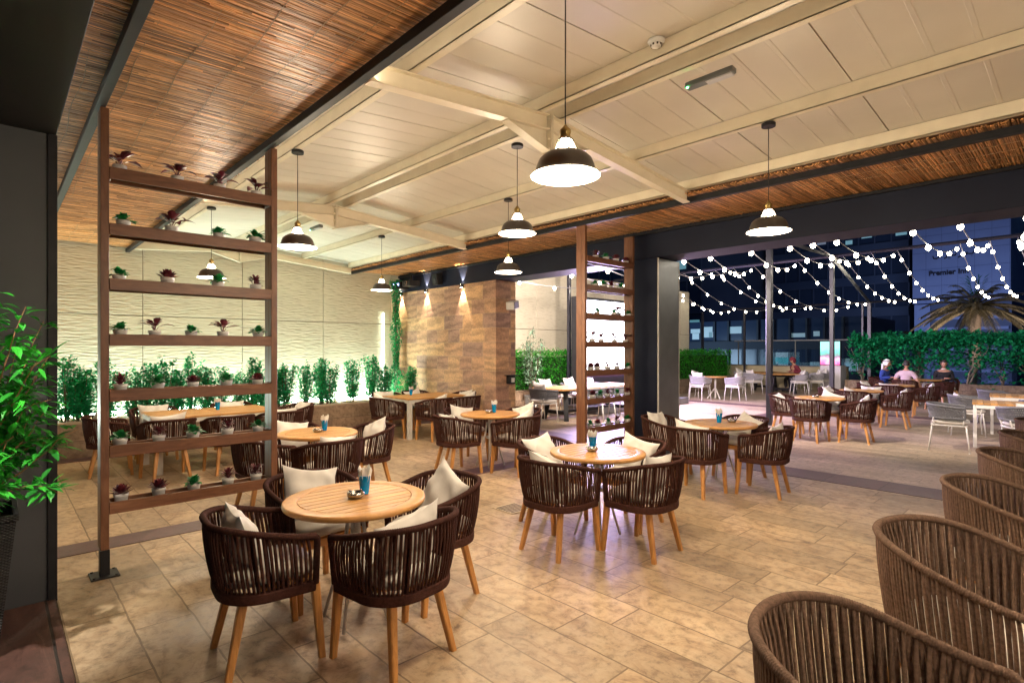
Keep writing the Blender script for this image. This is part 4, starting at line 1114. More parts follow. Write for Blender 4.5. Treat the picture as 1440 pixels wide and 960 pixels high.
hedge('tall_hedge',23.7,25.3,-12,6.6,.40,2.0,60000,.17,M['leaf_hedge2'],'long loose green hedge with bare pale stems along the terrace edge',random.Random(3),24,.45,.10)
# slim tree between the hedge and the display
e=empty('slim_tree',(10.2,10.15,0),0,'slim pale leaved young tree in front of the clipped hedge','tree')
lv,st=bush_mesh(random.Random(9),1.75,.42,900,.085,.03,7,.25,el0=-1.0,el1=.9)
o=lv.build('crown',leafmat('pale_tree_leaf',(.12,.20,.13),(.05,.10,.06)),e); o.location=(0,0,.45)
o=st.build('trunk',M['bark'],e); o.location=(0,0,.45)
b=MB(); b.lathe([(.15,0),(.2,.42),(.21,.45),(.18,.45),(.17,.38),(.001,.38)],20,cap0=True); b.build('pot',M['greypanel'],e)
# palms
def palm(loc,h,r,nf,label,mat,rnd,tr=.24,green=None):
    e=empty('palm_tree',loc,0,label,'palm tree'); b=MB()
    pts=[(math.sin(q*.3)*.05,0,h*q/14) for q in range(15)]
    b.tube(pts,[tr*(1.0+.12*(q%2)) for q in range(15)],14)
    for q in range(int(h/.09)):
        z=q*.09; 
        for k in range(9):
            an=k*2*PI/9+q*.35; c,s=math.cos(an),math.sin(an)
            b.leaf((c*tr*.95,s*tr*.95,z),(c*.45,s*.45,.9),(0,0,1),.16,.13,-.1)
    b.build('trunk',M['palebark'],e)
    lv=MB()
    for f in range(nf):
        an=f*2.399; el=rnd.uniform(-.3,1.25); L=r*rnd.uniform(.8,1.1)
        c,s=math.cos(an),math.sin(an); pts=[]
        for q in range(13):
            t=q/12; out=L*t*(math.cos(el)*.9+.15); z=h+L*t*math.sin(el)*.95-L*.42*t**2.4
            pts.append(Vector((c*out,s*out,z)))
        lv.tube(pts,[.03*(1-q/14)+.004 for q in range(13)],4)
        for q in range(1,12):
            for u in range(5):
                t=(q+u/5)/12; i=int(t*12); p=pts[i].lerp(pts[min(12,i+1)],t*12-i); d=(pts[min(12,i+1)]-pts[i]).normalized(); sd=d.cross(Vector((0,0,1))).normalized()
                for sg in (-1,1):
                    lv.leaf(p,d*.65+sd*sg*.75+Vector((0,0,.12)),(0,0,1),.42*(1-.5*abs(t-.4))*r/3,.045,.55)
    lv.build('fronds',mat,e)
    if green:
        g2=MB()
        for f in range(7):
            an=f*.9; c,s=math.cos(an),math.sin(an)
            for q in range(16):
                p=(c*.1*q*.3,s*.1*q*.3,h+.3+.09*q); g2.leaf(p,(c+.4*math.sin(q*5),s+.4*math.cos(q*3),.9),(0,0,1),.5,.05,.2)
        g2.build('young_fronds',M['leaf_hedge2'],e)
    return e
pc=onX(1371,432,42); palm((pc.x,pc.y,-6),pc.z+6,2.7,60,'large palm tree in front of the blue lit hotel',M['leaf_palm'],random.Random(8),.26,True)
pc=onX(1293,475,33); palm((pc.x,pc.y,-6),pc.z+6-.2,1.2,22,'low palm crown showing just above the tall hedge',leafmat('olive_palm_leaf',(.10,.10,.03),(.05,.05,.02)),random.Random(18),.15)
# ---------------------------------------------------------------- led strips and the display
e=empty('led_strip',(0,12.02,.53),0,'bright white light strip lying behind the shrubs along the rippled wall','light strip')
b=MB(); b.box(-4.1,7.15,-.03,.03,-.03,.02); b.build('light_tube',M['led_white'],e)
e=empty('led_strip',(6.98,12.1,.6),0,'thin vertical white light strip on the rippled wall beside the vine','light strip')
b=MB(); b.box(-.012,.012,-.012,.012,0,1.95); b.build('light_tube',emis('vertical_led_glow',(.85,1,.8),4),e)
cv=light('added_roof_uplight','AREA',(1.90,4.0,3.50),ROOF_FILL,(1,.86,.66),None,shape='RECTANGLE',size=.05,size_y=15); cv.rotation_euler=(0,math.radians(180+38),0)  # unseen area strip added over the edge beam to lift the ceiling
light('strip_uplight','AREA',(1.6,11.80,.62),STRIP_POWER,(.80,1,.88),None,shape='RECTANGLE',size=11,size_y=.08).rotation_euler=(math.radians(180+12),0,0)
e=empty('added_spotlight',(-.35,3.1,3.056),0,'small spotlight added in the black soffit to light the leafy shrub','spotlight')  # out-of-view spotlight added to brighten the potted shrub
b=MB(); b.lathe([(.03,-.001),(.045,-.006),(.05,-.001)],20); b.build('trim_ring',M['steel'],e)
b=MB(); b.lathe([(.001,-.003),(.03,-.002)],16); b.build('lens',emis('spot_lens',(1,.9,.75),20),e)
sp=light('added_shrub_spot','SPOT',(0,0,-.01),SHRUB,(1,.93,.8),e,spot_size=math.radians(50),spot_blend=.6,shadow_soft_size=.04); sp.rotation_euler=(math.radians(26),0,0)
# LED wall display on the terrace
e=empty('video_display',(13.3,9.75,0),0,'large glowing white video display behind the far plant screen','display')
b=MB(); b.bbox(-1.75,1.75,.02,.22,.0,3.1,.01); b.build('cabinet',M['blackmetal'],e)
t=NT('display_picture'); co=t.n('ShaderNodeTexCoord'); nz=t.n('ShaderNodeTexNoise',{'Vector':(co,3),'Scale':.9,'Detail':3})
rp=t.ramp(nz,[(.3,(.75,.80,1)),(.55,(1,.97,1)),(.75,(.95,.72,1))]); t.set(Base_Color=(.02,.02,.02),Emission_Color=(rp,0),Emission_Strength=DISP); 
b=MB(); b.box(-1.68,1.66,.0,.018,1.02,3.02); b.build('screen',t.m,e)
b=MB(); b.box(-1.74,1.74,-.012,.018,.93,.985); b.build('light_strip',emis('magenta_strip',(1,.35,.85),14),e)
b=MB(); b.box(1.662,1.70,-.004,.018,.99,3.04); b.box(-1.72,-1.682,-.004,.018,.99,3.04); b.build('frame',emis('magenta_edge',(1,.15,.6),5),e)
b=MB(); b.bbox(-2.2,2.2,-1.1,-.02,0,.18,.01); b.build('stage_step',M['greypanel'],e)
al=light('display_light','AREA',(13.3,9.70,1.95),DISP_POWER,(.66,.48,1),None,shape='RECTANGLE',size=3.3,size_y=2.0); al.data.specular_factor=.45
al.rotation_euler=Matrix.Rotation(0,4,'X').to_euler(); al.rotation_euler=(math.radians(90-14)*-1+PI*0,0,0)
for i,(x,y,rx,ry,d) in enumerate(((8.35,8.6,62,-20,'behind the header facing the clipped hedge'),(8.35,3.5,30,-62,'behind the header over the terrace tables'),(8.35,-1.0,25,-68,'behind the header over the right of the terrace'),(8.35,6.3,60,-35,'behind the header lighting the rippled terrace wall'))):  # unseen spots added behind the header to brighten the terrace and its wall
    e=empty('floodlight',(x,y,3.42),0,'unseen added floodlight '+d,'floodlight','unseen floodlights added behind the header beam')
    b=MB(); b.bbox(-.06,.10,-.09,.09,-.06,.06,.006); b.build('lamp_body',M['blackmetal'],e)
    fl=light('added_terrace_fill','SPOT',(.14,0,-.08),TERRACE_FILL*(1.5 if i in (0,3) else 1),(1,.85,.76),e,spot_size=math.radians(120),spot_blend=.7,shadow_soft_size=.08)
    tgt=Vector(((13,11,0.8),(20,4,0),(19,-3,0),(16,11.5,1.5))[i])-Vector((x,y,3.42)); fl.rotation_euler=tgt.to_track_quat('-Z','Y').to_euler()
# colour screen on its white pedestal
e=empty('advert_screen',(24.0,7.28,0),0,'small bright pink and teal screen on a white pedestal by the tall hedge','screen')
b=MB(); b.bbox(-.35,.35,-.42,.30,0,1.02,.01); b.build('pedestal',noisemat('white_pedestal',(.65,.62,.66),(.6,.57,.6),.6,3,.03),e)
t=NT('advert_picture'); co=t.n('ShaderNodeTexCoord'); vz=t.n('ShaderNodeTexVoronoi',{'Vector':(co,3),'Scale':5.0}); sx=t.n('ShaderNodeSeparateXYZ',{0:(co,3)})
nz=t.n('ShaderNodeTexNoise',{'Vector':(co,3),'Scale':4.0,'Detail':3})
ad=t.n('ShaderNodeMath',{0:(sx,2),1:-1.05},operation='ADD'); ad2=t.n('ShaderNodeMath',{0:nz,1:.55},operation='MULTIPLY'); s3=t.n('ShaderNodeMath',{0:ad,1:ad2},operation='ADD')
rp=t.ramp(s3,[(.25,(.95,.10,.35)),(.45,(.9,.5,.7)),(.62,(.25,.12,.22)),(.75,(.12,.55,.42)),(.95,(.3,.8,.7))],'LINEAR')
t.set(Base_Color=(.02,.02,.02),Emission_Color=(rp,0),Emission_Strength=.75)
b=MB(); b.box(-.372,-.356,-.40,.28,1.05,1.95); b.build('screen',t.m,e)
b=MB(); b.bbox(-.352,-.25,-.43,.31,1.03,1.97,.01); b.build('screen_housing',M['blackmetal'],e)
# ---------------------------------------------------------------- string lights
def string(P0,P1,P2,sag,label,n1=5,n2=7):
    e=empty('string_lights',tuple(P0),0,label,'string lights','strings of bulbs over the terrace')
    P0,P1,P2=map(Vector,(P0,P1,P2)); w=MB(); gl=MB
    for (a,b,n,s) in ((P0,P1,n1,.30),(P1,P2,n2,sag)):
        pts=[]
        for k in range(17):
            f=k/16; p=a.lerp(b,f); p.z-=s*4*f*(1-f); pts.append(p-P0)
        w.tube(pts,.009,4)
        for k in range(n):
            f=(k+.5)/n; p=a.lerp(b,f)-P0; p.z-=s*4*f*(1-f)
            g=MB(); g.lathe([(.001,-.085),(.027,-.070),(.036,-.043),(.027,-.012),(.013,.0),(.001,.002)],14,c=tuple(p)); g.build('bulb',M['string_bulb'],e,True)
    w.build('cable',M['wire'],e)
zb=4.1
specs=[((8.3,4.9),(1032,375),(1110,436),.35,'string of bulbs falling close beside the steel post'),
((8.3,2.9),(1226,354),(1290,425),.35,'string of bulbs above the low palm crown'),
((8.3,1.2),(1392,336),(1432,418),.35,'string of bulbs passing right of the hotel lettering'),
((8.3,9.3),(900,392),(1005,440),.1,'leftmost string of bulbs, seen left of the far plant screen'),
((8.3,7.6),(935,386),(1030,441),.5,'string of bulbs ending low above the cream wall'),
((8.3,6.6),(962,381),(1085,437),.55,'string of bulbs crossing just right of the dark column'),
((8.3,5.4),(1006,378),(1140,434),.55,'string of bulbs passing behind the steel post'),
((8.3,4.4),(1060,371),(1200,431),.65,'string of bulbs starting above the steel post'),
((8.3,3.75),(1122,364),(1222,428),.40,'string of bulbs between the two nearer steel posts'),
((8.3,3.2),(1186,357),(1262,427),.30,'string of bulbs starting at the top of the second steel post'),
((8.3,2.6),(1262,350),(1322,423),.30,'string of bulbs left of the hotel lettering'),
((8.3,1.7),(1350,341),(1392,420),.30,'string of bulbs falling in front of the palm crown'),
((8.3,.55),(1432,331),(1470,415),.30,'rightmost string of bulbs at the edge of the view')]
for (a0,pm,pf,sag,lab) in specs:
    m=onX(pm[0],pm[1],16.1); f=onX(pf[0],pf[1],24.25)
    string((a0[0],a0[1],3.30),(16.1,m.y,4.06),(24.25,f.y,3.42),sag,lab)
# ---------------------------------------------------------------- terrace furniture
wg=make_woven_chair(M['greywoven']); wgu=[False]
wp=make_woven_chair(M['palewoven']); wpu=[False]
sq=make_square_table('square_table',.8,.8,M['teak_top'],M['whitemetal'],True,.05); sq['group']='square teak terrace tables'; squ=[False]
place(sq,squ,(12.45,1.15,0),.12,'square teak topped table between the grey woven chairs, nearer one')
place(sq,squ,(14.6,1.15,0),.1,'square teak topped table between the grey woven chairs, farther one')
for (x,y,rz,l) in ((11.42,1.72,-3.0,'grey woven armchair nearest the camera, turned side on'),(11.75,.82,-1.15,'grey woven armchair at the near end of the first square table'),(13.75,1.80,-2.9,'grey woven armchair second along the far side of the square tables'),(16.0,1.62,-2.9,'grey woven armchair farthest along by the timber planter'),(13.6,.7,-1.3,'grey woven armchair between the two square tables')):
    place(wg,wgu,(x,y,0),rz,l,'grey woven armchairs around the square tables')
pillow(13.75,1.80,-2.9,'white pillow in the second grey woven armchair')
pillow(11.75,.82,-1.15,'white pillow in the grey armchair at the first square table')
# big trestle tables
t1=make_trestle_table(3.0,.95); t1.location=(10.75,8.72,0); t1['label']='long wooden trestle table with black legs behind the far plant screen'
for i,(x,y,rz,w) in enumerate(((9.1,8.70,-PI/2-.1,'left end'),(10.1,9.45,PI,'far left'),(11.0,9.45,PI,'far middle'),(11.8,9.45,PI,'far right'),(10.35,8.02,0,'near left'),(11.2,8.02,0,'near right'))):
    place(wg,wgu,(x,y,0),rz,'grey woven armchair at the %s of the long trestle table'%w,'grey woven armchairs around the long trestle table')
    if 'near' not in w: pillow(x,y,rz,'white pillow on the %s chair of the long trestle table'%w,up=.72)
t2=make_trestle_table(2.3,1.1); t2.location=(21.9,8.65,0); t2.rotation_euler=(0,0,.75); t2['label']='wooden trestle table with black legs before the cream parapet wall'
for i,(x,y,rz,w) in enumerate(((20.6,8.9,-2.0,'left end'),(21.6,9.75,PI,'far left'),(21.4,7.55,.6,'near left'),(22.3,7.3,.5,'near middle'),(23.2,7.4,.9,'near right'))):
    place(wp,wpu,(x,y,0),rz,'pale woven armchair at the %s of the trestle table by the parapet'%w,'pale woven armchairs by the parapet')
    pillow(x,y,rz,'white pillow on the %s chair of the trestle table by the parapet'%w,up=.70)
place(cup_proto,cu,(22.35,8.9,.7505),1,'blue glass of white napkins on the trestle table by the parapet','blue napkin glasses')
# small round terrace table with pale chairs
e=empty('pedestal_table',(17.5,8.8,0),0,'small round table on a white pedestal between the lilac lit chairs','table')
b=MB(); b.lathe([(.001,.72),(.36,.72),(.37,.735),(.36,.75),(.001,.75)],32); b.build('table_top',M['teak_rim'],e)
b=MB(); b.lathe([(.03,.02),(.03,.72)],12); b.lathe([(.12,.70),(.12,.719)],12); b.build('column',M['whitemetal'],e)
for k in range(3):
    an=k*2.1; l=MB(); l.tube([(math.cos(an)*.03,math.sin(an)*.03,.35),(math.cos(an)*.26,math.sin(an)*.26,.01)],.018,6); l.build('leg',M['whitemetal'],e)
for i,(x,y,rz,w) in enumerate(((16.85,9.0,-PI/2-.1,'left'),(17.55,8.15,0,'near'),(17.6,9.45,PI,'far'))):
    place(wp,wpu,(x,y,0),rz,'pale woven armchair on the %s side of the small pedestal table'%w,'pale woven armchairs around the pedestal table')
    pillow(x,y,rz,'white pillow in the chair on the %s side of the pedestal table'%w,up=.72)
# extra ashtray / cup on a terrace table is omitted on purpose
# ---------------------------------------------------------------- people
def skin(name,verts,edges,radii,mat,parent=None,sub=2,root=0):
    me=bpy.data.meshes.new(name); me.from_pydata(verts,edges,[]); bm=bmesh.new(); bm.from_mesh(me)
    lay=bm.verts.layers.skin.verify(); bm.verts.ensure_lookup_table()
    for i,v in enumerate(bm.verts):
        r=radii[i]; v[lay].radius=r if isinstance(r,tuple) else (r,r); v[lay].use_root=(i==root)
    bm.to_mesh(me); bm.free(); me.materials.append(mat)
    o=bpy.data.objects.new(name,me); COL.objects.link(o)
    if parent: o.parent=parent
    m=o.modifiers.new('skin','SKIN'); m.use_smooth_shade=True; m.branch_smoothing=.3
    s=o.modifiers.new('sub','SUBSURF'); s.levels=sub; s.render_levels=sub
    return o
skinm=plain('skin_tone',(.42,.22,.14),.5); hairm=noisemat('dark_hair',(.03,.02,.018),(.012,.009,.008),.6,80,.4,.003)
def person(loc,rz,label,shirt,trouser,lean=.12,head_yaw=0,head_pitch=-.1,arms=None,hair='short',sleeve='short'):
    """seated figure, local +y is the way it faces, origin on the floor below the pelvis"""
    e=empty('person',loc,rz,label,'person')
    P=lambda x,y,z:(x,y,z)
    ly=math.sin(lean)
    pel=P(0,0,.52); bel=P(0,.02+ly*.12,.66); che=P(0,.02+ly*.32,.86); shb=P(0,ly*.44,.99); nk=P(0,ly*.50,1.07); hd0=P(0,.015+ly*.54,1.12)
    A=arms or {'L':[(-.24,.05,.76),(-.14,.30,.78)],'R':[(.24,.05,.76),(.14,.30,.78)]}
    v=[pel,bel,che,shb,nk,hd0]; ed=[(0,1),(1,2),(2,3),(3,4),(4,5)]; rad=[(.15,.11),(.135,.10),(.155,.105),(.11,.08),.052,.055]
    body_v=list(v); body_e=list(ed); body_r=list(rad)
    hands=[]
    for s,key in ((-1,'L'),(1,'R')):
        i=len(body_v); sh=(s*.175,ly*.44,.965); el,ha=A[key]
        mid=tuple((a+b)/2 for a,b in zip(el,ha))
        d=(Vector(ha)-Vector(el)).normalized(); palm=tuple(Vector(ha)+d*.06)
        body_v+=[sh,el,ha,palm]; body_e+=[(3,i),(i,i+1),(i+1,i+2),(i+2,i+3)]; body_r+=[.062,.044,.027,(.038,.018)]
        hands.append((Vector(palm),d,s))
        j=len(body_v); hip=(s*.10,.02,.50); kn=(s*.14,.44,.50); an=(s*.13,.40,.09); toe=(s*.14,.54,.04)
        body_v+=[hip,kn,an,toe]; body_e+=[(0,j),(j,j+1),(j+1,j+2),(j+2,j+3)]; body_r+=[.095,.065,.042,(.045,.03)]
        # fingers as part of the same surface
        for q in range(4):
            k=len(body_v); off=Vector((.018*(q-1.5),0,0)); f1=Vector(palm)+d*.035+off; f2=f1+d*(.03+.006*(1.5-abs(q-1.5)))+Vector((0,0,-.012))
            body_v+=[tuple(f1),tuple(f2)]; body_e+=[(i+3,k),(k,k+1)]; body_r+=[.009,.007]
        k=len(body_v); f1=Vector(palm)+Vector((-s*.035,0,-.005)); body_v+=[tuple(f1),tuple(f1+d*.03)]; body_e+=[(i+3,k),(k,k+1)]; body_r+=[.011,.008]
    skin('body',body_v,body_e,body_r,skinm,e,2)
    # clothes
    tv=[(0,-.0,.50),bel,che,(0,ly*.44,.985),(0,ly*.49,1.035)]; te=[(0,1),(1,2),(2,3),(3,4)]; tr=[(.172,.13),(.152,.118),(.172,.122),(.128,.095),.062]
    for s,key in ((-1,'L'),(1,'R')):
        i=len(tv); el,ha=A[key]; sh=(s*.175,ly*.44,.965)
        if sleeve=='long': tv+=[sh,el,ha]; te+=[(3,i),(i,i+1),(i+1,i+2)]; tr+=[.078,.058,.042]
        else:
            m=tuple(a+(b-a)*.75 for a,b in zip(sh,el)); tv+=[sh,m]; te+=[(3,i),(i,i+1)]; tr+=[.080,.062]
    skin('shirt',tv,te,tr,shirt,e,2)
    lv=[(0,-.01,.50)]; le=[]; lr=[(.165,.12)]
    for s in (-1,1):
        j=len(lv); lv+=[(s*.10,.03,.505),(s*.14,.44,.505),(s*.13,.41,.13)]; le+=[(0,j),(j,j+1),(j+1,j+2)]; lr+=[.108,.078,.060]
    skin('trousers',lv,le,lr,trouser,e,2)
    c=MB(); c.tube([(math.sin(a)*.062,math.cos(a)*.058+.01+ly*.49,1.045+.012*math.cos(a)) for a in [2*PI*k/16 for k in range(16)]],.014,6,closed=True); c.build('collar',M['paper'] if sleeve=='long' and hair=='short' else shirt,e,True)
    for s in (-1,1):
        b=MB(); b.bbox(s*.135-.045,s*.135+.045,.34,.60,0,.075,.025); b.build('shoe',plain('dark_shoe',(.02,.018,.018),.4),e,True)
    # head
    hc=empty('head',(0,.03+ly*.56,1.215),0); hc.parent=e; hc.rotation_euler=(head_pitch,0,head_yaw)
    b=MB(); n,m=20,14; 
    for i in range(m+1):
        th=PI*i/m; 
        for k in range(n):
            a=2*PI*k/n; x=math.sin(th)*math.sin(a)*.074; y=math.sin(th)*math.cos(a)*.094; z=math.cos(th)*.118
            if z<-.02: f=1-.35*((-z-.02)/.1); x*=f; y=y*(1-.12*((-z-.02)/.1)) if y>0 else y*f*.9
            fr=math.cos(a)*math.sin(th)
            if fr>.6:
                if abs(x)<.014 and -.035<z<.02: y+=.018*(1-abs(x)/.014)*(1-(z+.035)/.06*.6)
                if .012<abs(x)<.045 and .0<z<.03: y-=.008
                if abs(x)<.03 and -.07<z<-.045: y+=.005
            b.v.append((x,y,z))
    for i in range(m):
        for k in range(n):
            l=(k+1)%n; b.f.append((i*n+k,(i+1)*n+k,(i+1)*n+l,i*n+l))
    for s in (-1,1): b.tube([(s*.072,-.005,.015),(s*.084,-.012,.0),(s*.074,-.006,-.025)],[.008,.013,.007],6)
    hm=b.build('face',skinm,hc,True)
    b=MB()
    for s in (-1,1): b.lathe([(.001,.004),(.009,.0)],8,c=(s*.028,.0,0))
    ey=MB()
    for s in (-1,1): ey.tube([(s*.028,.078,.012),(s*.028,.086,.012)],.008,8)
    ey.build('eye',plain('eye_dark',(.03,.02,.02),.2),hc)
    mo=MB(); mo.tube([(-.022,.084,-.058),(0,.090,-.060),(.022,.084,-.058)],.005,6); mo.build('mouth',plain('lips',(.30,.10,.08),.5),hc)
    def cap(r1,r2,r3,zmin,front,mat,name):
        c=MB(); n2=20; m2=12
        rows=[]
        for i in range(m2+1):
            for k in range(n2):
                a=2*PI*k/n2; lim=(zmin if math.cos(a)<.35 else front); thm=math.acos(max(-1,min(1,lim/r3)))
                th=thm*i/m2; c.v.append((math.sin(th)*math.sin(a)*r1,math.sin(th)*math.cos(a)*r2-.006,math.cos(th)*r3))
        for i in range(m2):
            for k in range(n2):
                l=(k+1)%n2; c.f.append((i*n2+k,(i+1)*n2+k,(i+1)*n2+l,i*n2+l))
        return c.build(name,mat,hc,True)
    if hair=='short': cap(.082,.104,.130,-.05,.06,hairm,'hair')
    elif hair=='scarf':
        cap(.090,.110,.134,-.07,.045,plain('white_headcloth',(.78,.78,.78),.8),'headcloth')
        c=MB(); c.tube([(math.sin(a)*.092,math.cos(a)*.112-.006,.062+.012*math.cos(a)) for a in [2*PI*k/20 for k in range(20)]],.010,6,closed=True); c.build('head_cord',M['blackmetal'],hc,True)
        c=MB(); c.bbox(-.10,.10,-.13,-.07,-.24,.0,.02); c.build('headcloth_drape',plain('white_headcloth_drape',(.75,.75,.76),.85),hc,True)
    elif hair=='hood': cap(.105,.125,.148,-.10,.03,plain('maroon_cloth',(.16,.015,.03),.85),'hood')
    return e
SH=lambda n,c:noisemat(n,c,tuple(x*.8 for x in c),.85,8,.3,.01)
person((19.35,3.92,0),-PI/2-.1,'man in a pale pink polo shirt seated with his back to the camera, arm hanging',SH('pink_shirt',(.62,.46,.50)),SH('blue_jeans',(.05,.08,.2)),.10,.3,-.1,{'L':[(-.28,.02,.74),(-.20,.25,.76)],'R':[(.30,.02,.72),(.34,.16,.50)]})
person((20.45,4.75,0),PI-.15,'man in a white headcloth and blue shirt seated facing the camera',SH('blue_shirt',(.02,.05,.28)),SH('navy_trousers',(.02,.03,.08)),.18,.2,-.05,None,'scarf','long')
person((21.0,3.30,0),PI/2+.25,'man in a black suit jacket with white collar seated, facing left',SH('black_jacket',(.012,.012,.015)),SH('black_trousers',(.012,.012,.015)),.22,.1,-.25,{'L':[(-.22,.06,.76),(.02,.22,.74)],'R':[(.22,.06,.76),(-.02,.24,.78)]},'short','long')
for (x,y,rz,l) in ((19.30,3.92,-PI/2-.1,'brown rope armchair under the man in the pink shirt'),(21.05,3.24,PI/2+.25,'brown rope armchair under the man in the black jacket'),(20.45,4.80,PI-.15,'brown rope armchair under the man in the white headcloth'),(18.9,3.05,-.35,'empty brown rope armchair left of the man in the black jacket')):
    chair(x,y,rz,l)
person((22.95,8.15,0),.95,'person in a maroon hooded top seated among the pale chairs by the parapet',SH('maroon_top',(.17,.015,.03)),SH('black_skirt',(.015,.013,.015)),.35,0,-.3,None,'hood','long')
place(wp,wpu,(22.9,8.1,0),.95,'pale woven armchair under the person in the maroon top','pale woven armchairs by the parapet')
# ---------------------------------------------------------------- city
def tower(x,y0,y1,z1,depth,wallc,glassc,label,floors,nlit,rnd,bay=3.2,z0=-6,litcol=(.25,.75,.9),ls=1.0):
    e=empty('tower_block',(x,y0,z0),0,label,'building'); W=y1-y0; Hh=z1-z0
    b=MB(); b.box(0.35,depth,0,W,0,Hh); b.build('wall',wallc,e)
    fh=Hh/floors; gl=MB(); mu=MB(); nb=int(W/bay); bw=W/nb
    for f in range(floors):
        z=f*fh; mu.box(0,.36,0,W,z,z+fh*.28)
        for k in range(nb): mu.box(.1,.36,k*bw-.08,k*bw+.08,z+fh*.28,z+fh)
        gl.box(.30,.34,0,W,z+fh*.28,z+fh)
    mu.build('floor_slabs',wallc,e); gl.build('window_bands',glassc,e)
    ma=emis('lit_window_a',litcol,ls); mb=emis('lit_window_b',(.5,.65,.9),ls*.5)
    for q in range(nlit):
        f=rnd.randrange(floors); k=rnd.randrange(nb); z=f*fh
        w=rnd.uniform(.25,.9)*bw; y=k*bw+.12+rnd.uniform(0,max(.01,bw-w-.24)); zz=z+fh*rnd.uniform(.34,.6); l=MB()
        l.box(.26,.285,y,y+w,zz,min(z+fh*.95,zz+fh*rnd.uniform(.12,.4))); l.build('lit_window',ma if rnd.random()<.7 else mb,e)
    return e
dk=noisemat('night_concrete',(.07,.11,.20),(.05,.08,.15),.7,.2,0); gk=plain('night_glass',(.03,.05,.10),.25)
tower(78,15.5,31,60,25,dk,gk,'dark glass office block behind the string lights',17,40,random.Random(4),1.6,ls=.10)
tower(62,33,62,46,25,noisemat('night_concrete_b',(.09,.12,.20),(.07,.10,.16),.7,.2,0),gk,'dark office block behind the left strings of bulbs',13,34,random.Random(6),1.9,ls=.10)
tower(95,-50,6,40,20,noisemat('night_concrete_c',(.10,.15,.30),(.08,.12,.25),.7,.2,0),gk,'dim blue building at the far right edge behind the palm',9,6,random.Random(5),4.2,ls=.2)
# low glazed podium seen through the balustrade
tower(48,12.5,44,4.2,10,noisemat('podium_wall',(.03,.04,.06),(.02,.03,.05),.7,.2,0),gk,'low glazed building just beyond the parapet with teal lit windows',4,60,random.Random(7),1.3,litcol=(.05,.28,.36),ls=.10)
# hotel
e=empty('hotel_building',(73,5.0,-6),0,'blue lit hotel block carrying dark lettering','building')
hb=noisemat('hotel_cladding',(.20,.27,.50),(.17,.23,.44),.6,.35,.0)
b=MB(); b.box(.3,22,1.2,9.2,12.6,38); b.build('wall',hb,e)
b=MB(); b.box(1.2,22,1.2,9.2,0,12.55); b.build('recessed_wall',noisemat('hotel_lower',(.07,.10,.20),(.05,.08,.17),.6,.3,0),e)
b=MB(); 
for z in (2.0,3.1,4.2,5.3,6.4,7.5,8.6,9.7,10.8): b.box(.8,1.18,1.4,7.6,z,z+.28)
b.build('louvre_bands',hb,e)
b=MB(); b.box(.6,1.19,7.7,9.1,0,12.5); b.build('pillar',hb,e)
b=MB(); 
for k in range(6): b.box(.285,.3,1.25+k*1.35,1.27+k*1.35,12.65,37.9)
for k in range(14): b.box(.280,.284,1.2,9.2,14.4+k*1.8,14.43+k*1.8)
b.build('cladding_joints',plain('joint_blue',(.06,.09,.2),.7),e)
fc=bpy.data.curves.new('hotel_letters','FONT'); fc.body='Premier Inn'; fc.size=.70; fc.extrude=.06; fc.offset=.015
fo=bpy.data.objects.new('sign_lettering',fc); COL.objects.link(fo); fo.parent=e; sd=plain('sign_dark',(.012,.012,.03),.5); fc.materials.append(sd)
bpy.context.view_layer.update()
_me=bpy.data.meshes.new_from_object(fo.evaluated_get(bpy.context.evaluated_depsgraph_get())); bpy.data.objects.remove(fo); fo=bpy.data.objects.new('sign_lettering',_me); COL.objects.link(fo); fo.parent=e
p=onX(1306,388,73.2); fo.location=(.2,p.y-5.0,p.z+6); fo.rotation_euler=(PI/2,0,-PI/2)
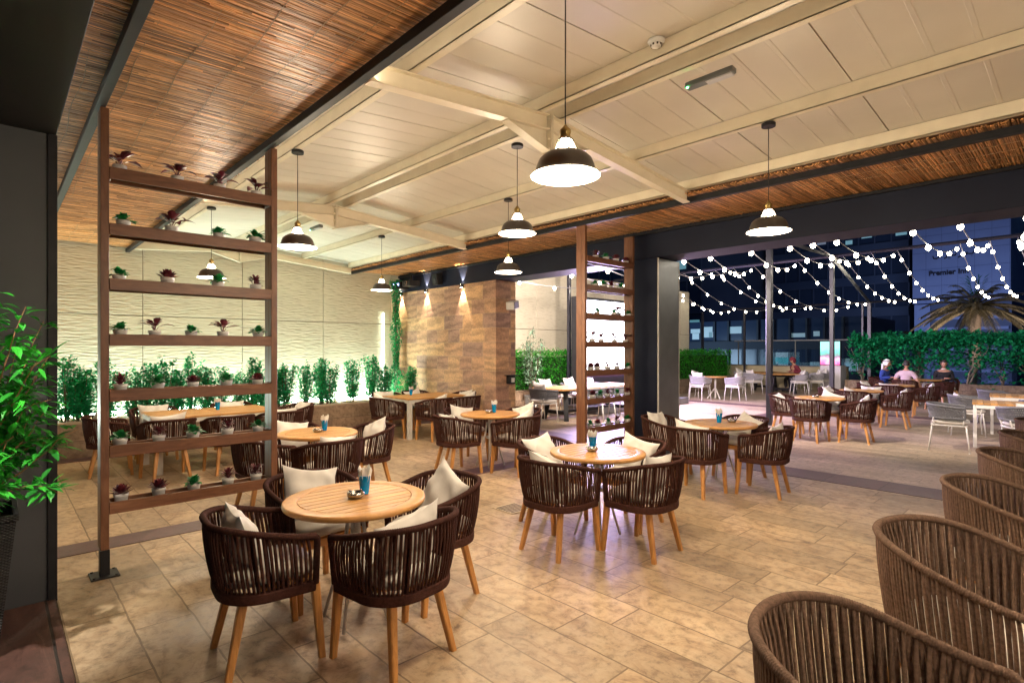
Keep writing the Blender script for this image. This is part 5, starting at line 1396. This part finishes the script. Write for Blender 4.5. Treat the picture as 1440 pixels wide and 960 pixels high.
# the second line of lettering above it, in Arabic script strokes
b=MB(); p=onX(1312,362,73.2); y0=p.y-5; z0=p.z+6
def stroke(pts,r=.055): b.tube([(.2,y0-u,z0+w) for u,w in pts],r,6)
stroke([(.0,.10),(.05,-.15),(.3,-.2),(.5,-.1),(.52,.18)]); stroke([(.66,.0),(.66,.62)]); stroke([(.05+.2,.22),(.30,.22)],.05)
stroke([(.95,-.25),(1.15,-.15),(1.2,.12)]); stroke([(1.2,.0),(1.5,.0),(1.55,.2),(1.6,0),(1.9,0),(1.95,.22)]); stroke([(1.4,-.22),(1.46,-.22)]); stroke([(1.28,-.22),(1.33,-.22)])
stroke([(2.1,-.25),(2.3,-.15),(2.35,.1),(2.7,.05),(2.85,.2),(2.95,.02),(2.75,-.02)]); stroke([(3.0,.0),(3.3,0),(3.35,.22)]); stroke([(3.2,-.22),(3.25,-.22)])
b.build('sign_lettering',sd,e)
light('hotel_fill','AREA',(60,9,3),HOTEL,(.55,.65,1),None,shape='RECTANGLE',size=10,size_y=2).rotation_euler=(math.radians(100),0,math.radians(-90))  # unseen area lamp added to light the hotel front
light('skyline_fill','POINT',(40,26,0),900,(.5,.75,1),None,shadow_soft_size=2)  # unseen point lamp added to lift the dark buildings
light('palm_fill','SPOT',(38,3.0,-1.5),900,(1,.75,.6),None,spot_size=1.2).rotation_euler=(math.radians(150),math.radians(0),math.radians(-60))  # unseen spot added to light the palm
# terrace light: the bulbs, the display and the added spots behind the header
# ---------------------------------------------------------------- world, camera
w=bpy.data.worlds.new('World'); sc.world=w; w.use_nodes=True; bg=w.node_tree.nodes['Background']
bg.inputs[0].default_value=(.02,.045,.12,1); bg.inputs[1].default_value=.2
cam=bpy.data.cameras.new('camera'); co=bpy.data.objects.new('camera',cam); COL.objects.link(co)
co.location=(0,0,H); fwd=Vector((DX,DY,0)).normalized(); co.rotation_euler=(PI/2,0,math.atan2(fwd.y,fwd.x)-PI/2)
cam.sensor_width=36; cam.lens=36*F/1440; cam.shift_x=0; cam.shift_y=(HY-480)/1440; cam.clip_end=2000; cam.clip_start=.05
sc.camera=co
sc.view_settings.view_transform='Standard'; sc.view_settings.look='None'; sc.view_settings.exposure=EXPO; sc.view_settings.gamma=1
cy=sc.cycles; cy.use_denoising=True; cy.max_bounces=6; cy.diffuse_bounces=4; cy.glossy_bounces=3; cy.transmission_bounces=4; cy.transparent_max_bounces=6
cy.caustics_reflective=False; cy.caustics_refractive=False; cy.sample_clamp_indirect=6; cy.use_light_tree=True; cy.use_adaptive_sampling=True; cy.adaptive_threshold=.02
for k in bpy.data.objects:
    pass
